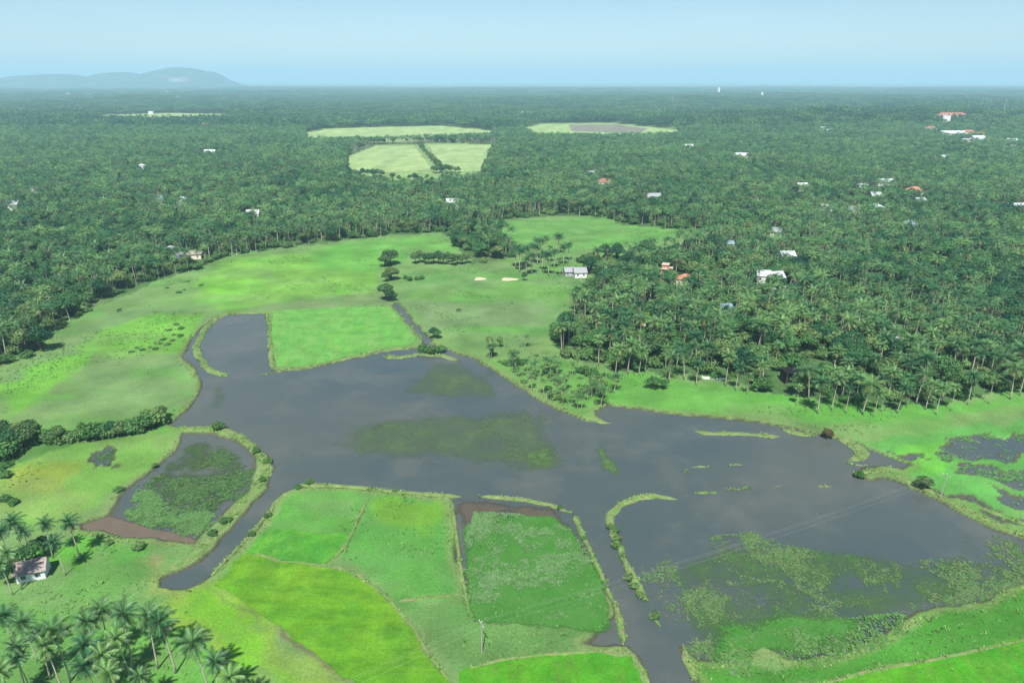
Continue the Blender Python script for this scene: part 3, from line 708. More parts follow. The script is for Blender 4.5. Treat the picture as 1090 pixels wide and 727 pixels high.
# ------------------------------------------------------------------ plants
def palm_crown(seed, nf=24, nl=13, L=4.3, wind=.3, wid=.30):
    rg = np.random.default_rng(seed); V = []; T = []; C = []
    for k in range(nf):
        az = k * 2.39996 + rg.normal(0, .12); q = (k + .5) / nf
        el = R(78) - q * R(118) + rg.normal(0, .1); ln = L * (.72 + .35 * math.sin(math.pi * min(q + .2, 1))) * rg.uniform(.88, 1.1)
        bend = R(62) * rg.uniform(.8, 1.2) * (1.15 - .3 * q); tone = rg.uniform(0, 1); dry = 0 if q < .78 else rg.uniform(0, .9)
        pts = []; p = np.zeros(3); seg = 6
        dirs = []
        for s in range(seg + 1):
            t = s / seg; e = el - bend * t ** 1.4
            d = np.array([math.cos(az) * math.cos(e), math.sin(az) * math.cos(e), math.sin(e)]) + np.array([wind * t, wind * .4 * t, 0])
            d /= np.linalg.norm(d); pts.append(p.copy()); dirs.append(d); p = p + d * ln / seg
        pts = np.array(pts); dirs = np.array(dirs)
        # rachis strip
        for s in range(seg):
            sd = np.cross(dirs[s], [0, 0, 1]); sd /= np.linalg.norm(sd) + 1e-6; w = .06
            o = len(V); V += [pts[s] - sd * w, pts[s] + sd * w, pts[s + 1]]; T.append((o, o + 1, o + 2)); C += [(max(dry, .35), tone, 0)] * 3
        ts = np.linspace(.12, .98, nl)
        for t in ts:
            f = t * seg; i = min(int(f), seg - 1); u = f - i
            p0 = pts[i] * (1 - u) + pts[i + 1] * u; d = dirs[i] * (1 - u) + dirs[min(i + 1, seg)] * u
            sd = np.cross(d, [0, 0, 1]); sd /= np.linalg.norm(sd) + 1e-6; up = np.cross(sd, d)
            ll = (.35 + .85 * math.sin(math.pi * (.12 + .78 * t))) * L / 4.3 * rg.uniform(.85, 1.1)
            hw = ln / nl * wid
            for sg in (-1, 1):
                tip = p0 + (sd * sg * .78 + d * .55 - up * .12 + np.array([0, 0, -.38])) * ll
                o = len(V); V += [p0 - d * hw, p0 + d * hw, tip]; T.append((o, o + 1, o + 2)); C += [(dry, tone, 0)] * 3
    return np.array(V), np.array(T), np.array(C)

def palm_trunk(seed, h):
    rg = np.random.default_rng(seed); a = rg.uniform(0, 6.28); b = rg.uniform(.2, 1.2) * h / 12
    m = MB(); pts = []; rad = []
    for i in range(7):
        t = i / 6; o = b * (t ** 1.6); pts.append((math.cos(a) * o, math.sin(a) * o, h * t - (.3 if i == 0 else 0))); rad.append(.18 - .07 * t if i else .27)
    m.tube(pts, rad, 6); return m, pts[-1]

PALM = []            # (trunk mesh, crown mesh, joined far mesh)
def palm_variant(seed, h, nf, nl, L):
    tm, top = palm_trunk(seed, h)
    trunk = mesh('trunk', tm.V, tm.F, [M['trunk']], smooth=True)
    V, T, C = palm_crown(seed, nf, nl, L); V = V + np.array(top)
    crown = mesh('crown', V, T, [M['palm']], cols=C)
    o = len(tm.V)
    joined = lambda Vc, Tc, Cc: mesh('palm_plant', np.concatenate([np.array(tm.V), Vc]), list(tm.F) + [tuple(t + o) for t in Tc], [M['trunk'], M['palm']],
                  mi=[0] * len(tm.F) + [1] * len(Tc), cols=np.concatenate([np.zeros((o, 3)), Cc]))
    V2, T2, C2 = palm_crown(seed, max(16, nf - 3), 8, L, wid=.36); V2 = V2 + np.array(top)
    return trunk, crown, joined(V2, T2, C2), h
for i, h in enumerate([10.5, 11.5, 12.5, 13.2, 9.5, 12.0]):
    PALM.append(palm_variant(100 + i, h, 19 + i % 3 * 2, 15, 3.5 + .2 * (i % 3)))

FULL = []
for i, h in enumerate([11.5, 10.5, 12.2]):
    tm, top = palm_trunk(160 + i, h); V, T, C = palm_crown(170 + i, 31, 20, 3.3, .35, .42)
    FULL.append((mesh('trunk', tm.V, tm.F, [M['trunk']], smooth=True), mesh('crown', V + np.array(top), T, [M['palm']], cols=C), None, h))

def leaf_cloud(rg, lobes, n, size):
    """leaf faces spread through several lobes"""
    lob = np.array(lobes, float); vol = lob[:, 3] ** 2 * lob[:, 4]; pr = vol / vol.sum()
    w = rg.choice(len(lob), n, p=pr); d = rg.normal(size=(n, 3)); d /= np.linalg.norm(d, axis=1)[:, None]
    r = rg.uniform(.45, 1.0, n) ** .5 * rg.uniform(.9, 1.12, n)
    c = lob[w, :3] + d * np.stack([lob[w, 3], lob[w, 3], lob[w, 4]], 1) * r[:, None]
    nrm = d + rg.normal(0, .55, (n, 3)) + np.array([0, 0, .35]); nrm /= np.linalg.norm(nrm, axis=1)[:, None]
    a = np.cross(nrm, rg.normal(size=(n, 3))); a /= np.linalg.norm(a, axis=1)[:, None]; b = np.cross(nrm, a)
    s = size * rg.uniform(.6, 1.35, n)[:, None]
    V = np.stack([c - a * s, c - b * s * .6, c + a * s, c + b * s * .6], 1).reshape(-1, 3)
    C = np.zeros((n, 3)); tone = rg.uniform(0, 1, len(lob)); C[:, 1] = np.clip(tone[w] * .6 + rg.uniform(0, .4, n), 0, 1); C[:, 0] = (rg.random(n) < .05) * .6
    return V, np.arange(n * 4).reshape(n, 4), np.repeat(C, 4, 0)

TREE = []
def tree_variant(seed, h, r, n, size, mat='tree'):
    rg = np.random.default_rng(seed); lobes = []; limbs = MB()
    limbs.tube([(0, 0, -.3), (.1, 0, h * .25), (0, .1, h * .45), (0, 0, h * .7)], [.35, .26, .2, .1], 6)
    for k in range(9):
        a = k * 2.4 + rg.uniform(-.4, .4); q = rg.uniform(.25, 1); rad = r * .62 * math.sqrt(k / 9) * rg.uniform(.8, 1.25)
        z = h * (.82 - .42 * (rad / r) * rg.uniform(.5, 1.3)); lr = r * rg.uniform(.34, .5)
        lobes.append((math.cos(a) * rad, math.sin(a) * rad, z, lr, lr * rg.uniform(.6, .85)))
        limbs.tube([(0, 0, h * rg.uniform(.25, .45)), (math.cos(a) * rad * .5, math.sin(a) * rad * .5, z * .75), (math.cos(a) * rad, math.sin(a) * rad, z)], [.15, .1, .04], 5)
    V, Q, C = leaf_cloud(rg, lobes, n, size)
    trunk = mesh('trunk', limbs.V, limbs.F, [M['bark']]); crown = mesh('crown', V, Q, [M[mat]], cols=C)
    o = len(limbs.V)
    j = mesh('tree_plant', np.concatenate([np.array(limbs.V), V]), list(limbs.F) + [tuple(q + o) for q in Q], [M['bark'], M[mat]], mi=[0] * len(limbs.F) + [1] * len(Q),
             cols=np.concatenate([np.zeros((o, 3)), C]))
    return trunk, crown, j, h
for i, (h, r) in enumerate([(11, 5.2), (12.5, 5.8), (10, 4.4), (13, 5.0), (9, 4.6)]):
    TREE.append(tree_variant(200 + i, h, r, 1900, .36, 'leaf_pale' if i in (2, 4) else 'tree'))
LIME = tree_variant(230, 10, 3.6, 1500, .36, 'lime')
DEAD = tree_variant(231, 3, 1.9, 700, .25, 'brownleaf')

SHRUB = []
def shrub_variant(seed, h, r, n, size, mat='shrub'):
    rg = np.random.default_rng(seed); lobes = []; st = MB()
    for k in range(8):
        a = k * 2.4; rad = r * .68 * math.sqrt(k / 8) * rg.uniform(.8, 1.2); lr = r * rg.uniform(.34, .55); z = max(lr * .5, h * (.62 - .3 * rad / r) * rg.uniform(.8, 1.15))
        lobes.append((math.cos(a) * rad, math.sin(a) * rad, z, lr, min(lr * .85, h * .42)))
        st.tube([(0, 0, -.1), (math.cos(a) * rad * .5, math.sin(a) * rad * .5, z * .6), (math.cos(a) * rad, math.sin(a) * rad, z)], [.06, .04, .02], 4)
    V, Q, C = leaf_cloud(rg, lobes, n, size); V[:, 2] = np.maximum(V[:, 2], .02)
    stem = mesh('stem', st.V, st.F, [M['bark']]); fol = mesh('foliage', V, Q, [M[mat]], cols=C)
    return stem, fol
for i, (h, r) in enumerate([(2.0, 1.6), (2.6, 1.7), (1.6, 1.7), (2.3, 1.4)]):
    SHRUB.append(shrub_variant(300 + i, h, r, 750, .2))

def put(name, meshes, names, loc, rz, sc, label, cat, group=None):
    t = thing(name, loc, rz, label, cat, group); t.scale = (sc, sc, sc) if not hasattr(sc, '__len__') else sc
    for m, n in zip(meshes, names): link(n, m, t)
    return t
def put_palm(x, y, h, label, group=None, z=0, v=None, rz=None, sc=None, slim=1.0):
    a = v if isinstance(v, tuple) else PALM[random.randrange(len(PALM)) if v is None else v]; s = h / a[3] if sc is None else sc
    return put('palm_tree', a[:2], ('trunk', 'crown'), (x, y, z), random.uniform(0, 6.28) if rz is None else rz, (s * slim, s * slim, s), label, 'palm tree', group)
def put_tree(x, y, h, label, group=None, z=0, v=None, kind=None, wide=1.0):
    a = kind or TREE[random.randrange(len(TREE)) if v is None else v]; s = h / a[3]
    return put('tree', a[:2], ('trunk', 'crown'), (x, y, z), random.uniform(0, 6.28), (s * wide, s * wide, s), label, 'tree', group)
def put_shrub(x, y, r, label, group=None, flat=1.0, z=0.0, v=None):
    a = SHRUB[random.randrange(len(SHRUB)) if v is None else v]; s = r / 1.6
    return put('shrub', a, ('stem', 'foliage'), (x, y, z), random.uniform(0, 6.28), (s, s, s * flat), label, 'shrub', group)

ONES = ['', 'first', 'second', 'third', 'fourth', 'fifth', 'sixth', 'seventh', 'eighth', 'ninth', 'tenth', 'eleventh', 'twelfth', 'thirteenth', 'fourteenth', 'fifteenth',
        'sixteenth', 'seventeenth', 'eighteenth', 'nineteenth']
TENS = {2: ('twentieth', 'twenty'), 3: ('thirtieth', 'thirty'), 4: ('fortieth', 'forty'), 5: ('fiftieth', 'fifty'), 6: ('sixtieth', 'sixty'), 7: ('seventieth', 'seventy'), 8: ('eightieth', 'eighty'), 9: ('ninetieth', 'ninety')}
def nth(n):
    if n < 20: return ONES[n]
    t, o = divmod(n, 10)
    return TENS[t][0] if o == 0 else TENS[t][1] + '-' + ONES[o]

# ---- palms at the lower left: (crown x, crown y, height)
NEAR = [(105,649,11.5),(128,655,12),(155,656,12),(175,663,11.5),(211,683,11),(226,706,10),(249,722,9.5),(60,673,11),(52,689,10),(40,679,9.5),(95,686,10.5),(95,708,9),(128,679,9.5),(89,664,11),
        (27,663,9),(8,656,9),(13,690,9.5),(21,699,8),(4,714,8.5),(113,697,10),(118,718,8.5),(150,722,7)]
NEAR.sort()
PLANTED = []
for i, (px, py, h) in enumerate(NEAR):
    x, y = P(px, py, h)
    look = 'tall' if h > 11.2 else 'short' if h < 9.2 else 'mid-height'
    put_palm(x, y, h, f'{look} coconut palm, {nth(i+1)} from the left in the cluster below the white hut', 'palm cluster below the white hut', slim=.98, v=FULL[i % 3], rz=random.uniform(-.6, .6)); PLANTED.append((x, y))
HUTP = [(16,556,10,'tall coconut palm behind the white hut, above the dark trees'),(46,558,9,'coconut palm behind the hut and right of the dark trees'),(75,557,9.5,'tall thin coconut palm standing farthest right of the hut'),
        (60,578,8.5,'pale trunked coconut palm on the bright grass just right of the hut'),(11,588,9.5,'drooping coconut palm leaning beside the left wall of the hut'),(3,600,8,'coconut palm at the picture edge left of the hut'),
        (2,567,9,'coconut palm at the picture edge behind the hut grove'),(27,566,8,'short coconut palm between the dark trees behind the hut')]
for px, py, h, lb in HUTP:
    x, y = P(px, py, h); put_palm(x, y, h, lb, 'coconut palms round the white hut', slim=.95, v=random.choice(FULL), rz=random.uniform(-.6, .6)); PLANTED.append((x, y))
HT = 'dark trees behind the white hut'
for px, py, h, lb in [(36,584,6,'dark bushy tree right behind the hut roof'),(22,590,6,'dark bushy tree behind the left end of the hut'),(6,608,5.5,'dark bushy tree left of the hut at the picture edge'),(12,600,5,'low dark tree against the left wall of the hut'),(45,578,5,'small dark tree behind the right end of the hut')]:
    x, y = P(px, py, h * .6); put_tree(x, y, h, lb, HT, wide=.95)

# ---- trees and bushes named one by one
def at_px(px, py, z=0): return P(px, py, z)
BT = 'round trees along the old bund in the meadow'
for px, py, h, w, lb in [(416,282,7.5,1.2,'round tree at the top of the bund row, below the forest'),(410,284,6,1,'smaller round tree leaning at the top of the bund row'),(417,298,6,1.1,'round tree in the middle of the bund row'),(411,300,4.5,1,'low tree in the middle of the bund row, left side'),
                      (411,320,7,1.05,'dark round tree at the head of the narrow canal'),(417,321,5,1,'small tree right beside the canal head tree')]:
    x, y = at_px(px, py); put_tree(x, y, h * 1.3, lb, BT, wide=w * 1.15)
x, y = at_px(462, 360); put_tree(x, y, 5, 'dark flat topped bush tree where the narrow canal meets the lagoon', wide=1.15)
x, y = at_px(466, 361); put_tree(x, y, 4.2, 'dark bush joined to the right of the canal mouth tree', wide=1.15)
for px, py, r, lb in [(452,374,2.6,'pale green bush at left of the canal mouth bank'),(460,376,2.8,'pale green bush in the middle of the canal mouth bank'),(469,375,2.4,'pale green bush at right of the canal mouth bank')]:
    x, y = at_px(px, py); put_shrub(x, y, r, lb, 'pale bushes on the canal mouth bank')
x, y = at_px(983, 521); put_tree(x, y, 3.9, 'bright round bush on the long right bund', wide=1.5, v=2)
x, y = at_px(914, 508); put_shrub(x, y, 1.7, 'small dark bush at the tip of the right bund')
x, y = at_px(695, 414); put_tree(x, y, 5, 'dark spreading bush in front of the right grove', wide=1.35)
x, y = at_px(706, 414); put_tree(x, y, 3.8, 'low dark bush joined to the spreading bush by the grove', wide=1.3)
x, y = at_px(880, 466); put('tree', DEAD[:2], ('trunk', 'crown'), (x, y, 0), 1., 1., 'dead brown bush on the shore beside the hooked islet', 'tree')
x, y = at_px(233, 457); put_shrub(x, y, 2., 'dark bush on the left pond bund at its top bend')
for px, py, r, lb in [(650,562,1.1,'brownish bush at the upper bend of the hooked bund'),(655,566,1.2,'dark bush below the bend of the hooked bund'),(657,574,1.3,'bright green bush on the hooked bund'),(656,582,1.2,'bush below the bright one on the hooked bund'),
                      (663,592,.9,'small bush halfway down the hooked bund'),(669,616,1.2,'bush on the lower half of the hooked bund'),(674,625,1.1,'bush near the lower end of the hooked bund'),(681,634,1.,'last bush at the lower end of the hooked bund'),(697,657,1.1,'lone bush in the water below the hooked bund'),
                      (394,521,.8,'small bush on the straight bund, left one'),(420,523,.9,'small bush on the straight bund, right one'),(596,541,.8,'small bush at the corner of the curved pond bund'),(622,574,.8,'small bush on the curved pond bund below its corner'),(644,624,.8,'small bush low on the curved pond bund'),
                      (273,482,1.3,'bush on the right bend of the left pond bund'),(286,492,1.5,'bush on the outer right bend of the left pond bund'),(280,512,1.3,'bush on the left pond bund beside the canal'),(240,556,1.5,'bush on the canal bank, middle of the left pond'),(226,570,1.5,'bush on the canal bank, lower left pond'),
                      (330,515,1.2,'bush at the canal corner of the straight bund'),(318,520,1.1,'bush just left of the straight bund corner'),(285,550,1.1,'bush on the right canal bank, upper one'),(268,570,1.1,'bush on the right canal bank, lower one'),
                      (148,585,1.5,'bush on the grass below the brown mud strip'),(117,579,1.2,'low bush on the grass left of the brown mud strip'),(165,497,1.2,'low bush at the top left shore of the left pond'),(127,523,1.4,'dark low bush left of the left pond'),(15,536,1.6,'low bush in the rough meadow above the hut, right one'),(6,533,1.5,'low bush in the rough meadow above the hut, left one'),
                      (8,508,2.,'bush at the left picture edge below the hedge'),(5,498,2.,'bush at the left picture edge just under the hedge')]:
    x, y = at_px(px, py); put_shrub(x, y, r, lb, 'bushes on the bunds and banks', flat=.85)
# hedge of bushes at the left
hed = sorted([(2,478,7),(8,472,6.5),(14,482,6.5),(20,474,6),(27,478,6),(34,470,6),(5,490,5.5),(45,472,4.2),(56,473,4),(66,472,4.2),(75,471,4.5),(84,470,4),(93,469,4.2),(102,468,4.5),(111,467,4.5),(120,466,4.8),(129,465,4.8),(138,463,5),(147,462,5.2),(155,459,5.5),(163,455,5.2),(170,449,4.5),(158,448,4),(60,463,3),(88,461,3)])
for i, (px, py, h) in enumerate(hed):
    x, y = at_px(px, py - 2)
    if h > 5.6 or i % 7 == 3: put_tree(x, y, h * 1.15, f'dark hedge tree, {nth(i+1)} counted from the left end of the hedge', 'hedge trees across the left meadow', wide=1.1)
    else: put_shrub(x, y, h * random.uniform(.62, .85), f'bushy green hedge shrub, {nth(i+1)} counted from the left end of the hedge', 'hedge shrubs across the left meadow', flat=random.uniform(.8, 1.15))
# bush row under the forest tongue
for i, px in enumerate(range(442, 502, 5)):
    x, y = at_px(px, 281 + random.uniform(-2, 2)); put_tree(x, y, random.uniform(6, 8.5), f'bushy tree, {nth(i+1)} from the left in the row below the forest tongue', 'tree row below the forest tongue', wide=1.)
for i, (px, py) in enumerate([(431,297),(436,299),(444,298),(449,297)]):
    x, y = at_px(px, py); put_shrub(x, y, 1.8, f'low meadow bush, {nth(i+1)} from the left beside the round bund trees', 'low bushes beside the round bund trees')
x, y = at_px(558, 299); put_tree(x, y, 5, 'round dark bush beside the right sand patch', wide=1.)
# sparse palms by the house in the meadow
k = 0
for px, py in sorted([(553,288),(560,284),(566,290),(572,280),(577,287),(584,292),(590,284),(596,292),(585,278),(575,274),(600,281),(565,278),(556,281),(606,276),(570,272),(594,269),(582,270),(560,292),(549,283)]):
    x, y = at_px(px, py + 2); k += 1
    put_palm(x, y, random.uniform(9, 12), f'coconut palm, {nth(k)} from the left in the loose group beside the grey house', 'loose palms left of the grey house', slim=1.3, v=FULL[k % 3]); PLANTED.append((x, y))
# scrub on the promontory shore
SH = 'shrubs on the rough promontory shore'
shr = [(520,381),(528,377),(536,386),(545,392),(552,384),(560,395),(548,402),(566,404),(575,398),(583,408),(572,414),(592,412),(601,418),(590,426),(607,428),(616,422),(625,432),(612,438),(624,441),(634,436),(600,435),(580,422),(562,410),(640,425),(632,418),(618,410),(650,420),(606,405),(660,414),(545,375),(556,372),(570,382),(596,398),(640,405),(648,402),(625,400)]
SHP = np.array([(519,379),(545,372),(562,376),(585,388),(625,396),(655,399),(664,411),(650,424),(638,433),(612,438),(585,425),(560,408),(538,393)], float)
shr = [(px + random.uniform(-6, 6), py + random.uniform(-4, 4)) for px, py in shr]
while len(shr) < 95:
    q = (random.uniform(519, 664), random.uniform(372, 438))
    if inside(SHP, np.array([q[0]]), np.array([q[1]]))[0]: shr.append(q)
shr.sort()
for i, (px, py) in enumerate(shr):
    x, y = at_px(px, py); q = random.random()
    if q < .45: put_palm(x, y, random.uniform(3., 6.5), f'low young palm, {nth(i+1)} from the left among the shore scrub below the right grove', 'young palms on the rough promontory shore', slim=1.25)
    else: put_shrub(x, y, random.choice((.8, 1.1, 1.6, 2.6)), f'ragged shrub, {nth(i+1)} from the left among the shore scrub below the right grove', SH, flat=random.uniform(.45, .9))
for i, (px, py, h) in enumerate([(524,380,7),(521,372,6),(532,370,5)]):
    x, y = at_px(px, py); put_tree(x, y, h, ['leafy tree at the left tip of the promontory', 'slim leafy tree above the promontory tip', 'small tree right of the promontory tip trees'][i], 'trees at the promontory tip', wide=.75)
# low scrub in the left meadow
for i, (px, py) in enumerate(sorted([(188,346),(193,350),(180,352),(185,357),(192,358),(174,362),(168,366),(160,370),(178,367),(165,372),(152,373),(146,371),(140,375),(183,363),(200,300),(214,304),(196,309),(178,307),(190,312)], key=lambda q: q[0])):
    x, y = at_px(px, py); put_shrub(x, y, random.uniform(1., 1.7), f'grey green meadow shrub, {nth(i+1)} from the left in the low scrub beside the narrow canal', 'low scrub left of the canal', flat=.5)

# ------------------------------------------------------------------ houses
HOUSES = []
def house(px, py, w, d, h, rz, wall, roof, style, label, zb=None, storeys=1, vis=None, name='house', cat='house', group=None, nwin=None, clear=True):
    """px, py: where the middle of the front wall shows"""
    zm = h * .6
    x, y = P(px, py, zm)
    z = float(H(np.array([x]), np.array([y]))[0]) if zb is None else zb
    for _ in range(6):
        if zb is None:
            x, y = P(px, py, z + zm); z = float(H(np.array([x]), np.array([y]))[0])
    t = thing(name, (x, y, z), rz, label, cat, group)
    rise = d * .32
    wl = MB()
    wl.box(-w/2, w/2, -d/2, d/2, -.5, h)
    if style == 'gable': wl.gable_ends(w, d, h, rise - .02)
    wl.build('wall', M[wall], t)
    rf = MB()
    if style == 'gable': rf.gable(w, d, h + .01, rise)
    elif style == 'hip': rf.hip(w, d, h + .13, rise)
    else:
        rf.box(-w/2 - .3, w/2 + .3, -d/2 - .3, d/2 + .3, h + .003, h + .2)
        for a in ((-w/2 - .3, -w/2 - .1, -d/2 - .3, d/2 + .3), (w/2 + .1, w/2 + .3, -d/2 - .3, d/2 + .3), (-w/2 - .1, w/2 + .1, -d/2 - .3, -d/2 - .1), (-w/2 - .1, w/2 + .1, d/2 + .1, d/2 + .3)):
            rf.box(*a, h + .2, h + .75)
    ro = rf.build('roof', M[roof], t)
    if style != 'flat':
        ridge = max(w - d, .1) / 2 if style == 'hip' else w/2 + .45
        MB().tube([(-ridge, 0, h + rise + .14), (ridge, 0, h + rise + .14)], .13, 6).build('ridge', M[roof], ro)
    n = nwin or max(2, int(w / 3.2))
    for s in range(storeys):
        zf = s * h / storeys
        for i in range(n):
            cx = -w/2 + (i + .5) * w / n
            if s == 0 and i == n // 2 and n > 2:
                MB().box(cx - .5, cx + .5, -d/2 - .05, -d/2 + .05, 0, 2.05).build('door', M['wood'], t); continue
            f = MB(); hw, hh = min(.42, w / n * .3), .38; zc = zf + h / storeys * .55
            for a in ((cx-hw-.09, cx+hw+.09, zc+hh, zc+hh+.09), (cx-hw-.09, cx+hw+.09, zc-hh-.09, zc-hh), (cx-hw-.09, cx-hw, zc-hh, zc+hh), (cx+hw, cx+hw+.09, zc-hh, zc+hh)):
                f.box(a[0], a[1], -d/2 - .07, -d/2 + .02, a[2], a[3])
            fo = f.build('window', M['frame'], t)
            MB().box(cx - hw, cx + hw, -d/2 - .03, -d/2 + .02, zc - hh, zc + hh).build('pane', M['dark'], fo)
    HOUSES.append((x, y, max(w, d), h, clear)); return t

hut = house(35, 606, 5.3, 4.2, 2.5, R(20), 'white', 'roof_old', 'gable', 'small white hut with a weathered brown tile roof and two small windows', nwin=2, name='hut', cat='hut', clear=False)
house(617, 291, 6.5, 6, 3.2, R(8), 'white', 'roof_grey', 'gable', 'white gabled house right half of the pair at the grove edge')
house(606, 290, 5.5, 5, 2.8, R(8), 'grey', 'roof_grey', 'gable', 'grey roofed house left half of the pair at the grove edge')
# unfinished brick building, three storeys with open balconies
def brick_building():
    x, y = P(712, 289, 6); t = thing('building', (x, y, 0), R(-20), 'three storey raw brick building with stepped balconies above the grove', 'building')
    b = MB(); b.box(-4, 4, -3.5, 3.5, -.5, 5.6).box(-4, 1.5, -2.2, 3.5, 5.6, 8.8).box(-3.8, -.5, -1, 3.2, 8.8, 11.2); b.build('wall', M['peach'], t)
    s = MB(); s.box(-4.4, 4.4, -4.4, 3.9, 5.603, 5.85).box(-4.4, 1.9, -2.9, 3.9, 8.803, 9.0).box(-4.2, -.1, -1.5, 3.6, 11.203, 11.4); s.build('roof_slab', M['slab'], t)
    for zz, yy, x0, x1 in ((2.6, -3.5, -3.4, 3.4), (6.8, -2.2, -3.4, 1.2)):
        n = 4 if x1 > 2 else 3
        for i in range(n):
            cx = x0 + (i + .5) * (x1 - x0) / n
            MB().box(cx - .55, cx + .55, yy - .05, yy + .05, zz, zz + 1.4).build('window', M['dark'], t)
    r = MB()
    for i in range(9): r.box(-4.3 + i * 1.07, -4.22 + i * 1.07, -4.35, -4.27, 5.85, 6.7)
    r.box(-4.3, 4.3, -4.37, -4.25, 6.7, 6.78); r.build('railing', M['white'], t)
    HOUSES.append((x, y, 9, 10, False)); t.scale = (.95, .95, .85)
brick_building()
house(731, 299, 10, 7, 3.4, R(-20), 'cream', 'roof_orange', 'hip', 'low house with an orange tile roof below the brick building')
house(812, 298, 6, 6.5, 7.4, R(-16), 'white', 'roof_white', 'gable', 'white two storey house, left one of the bright group in the grove', storeys=2)
house(825, 299, 6.5, 7, 6.6, R(12), 'white', 'roof_white', 'gable', 'white two storey house, right one of the bright group in the grove', storeys=2)
house(832, 309, 4, 4.5, 3, R(-6), 'white', 'roof_white', 'flat', 'small white outbuilding below the bright group in the grove')
house(954, 365, 4, 4, 2.6, R(-25), 'white', 'roof_white', 'gable', 'small pale shed half hidden among the right hand palms')
house(772, 329, 5, 4, 3., R(5), 'grey', 'roof_blue', 'gable', 'blue roofed shed under the palms left of the bright group')
house(690, 341, 6, 5, 3, R(10), 'cream', 'roof_white', 'flat', 'flat pale shed by the lime tree in the grove')
house(207, 272, 8, 6, 3.0, R(15), 'cream', 'roof_old', 'hip', 'brown roofed house at the left forest edge')
house(193, 273, 5, 5, 3.5, R(15), 'bluewall', 'roof_grey', 'flat', 'dark blue house at the left forest edge')
house(182, 268, 4, 4, 6, R(0), 'cream', 'roof_white', 'hip', 'slim cream tower house at the left forest edge', storeys=2)
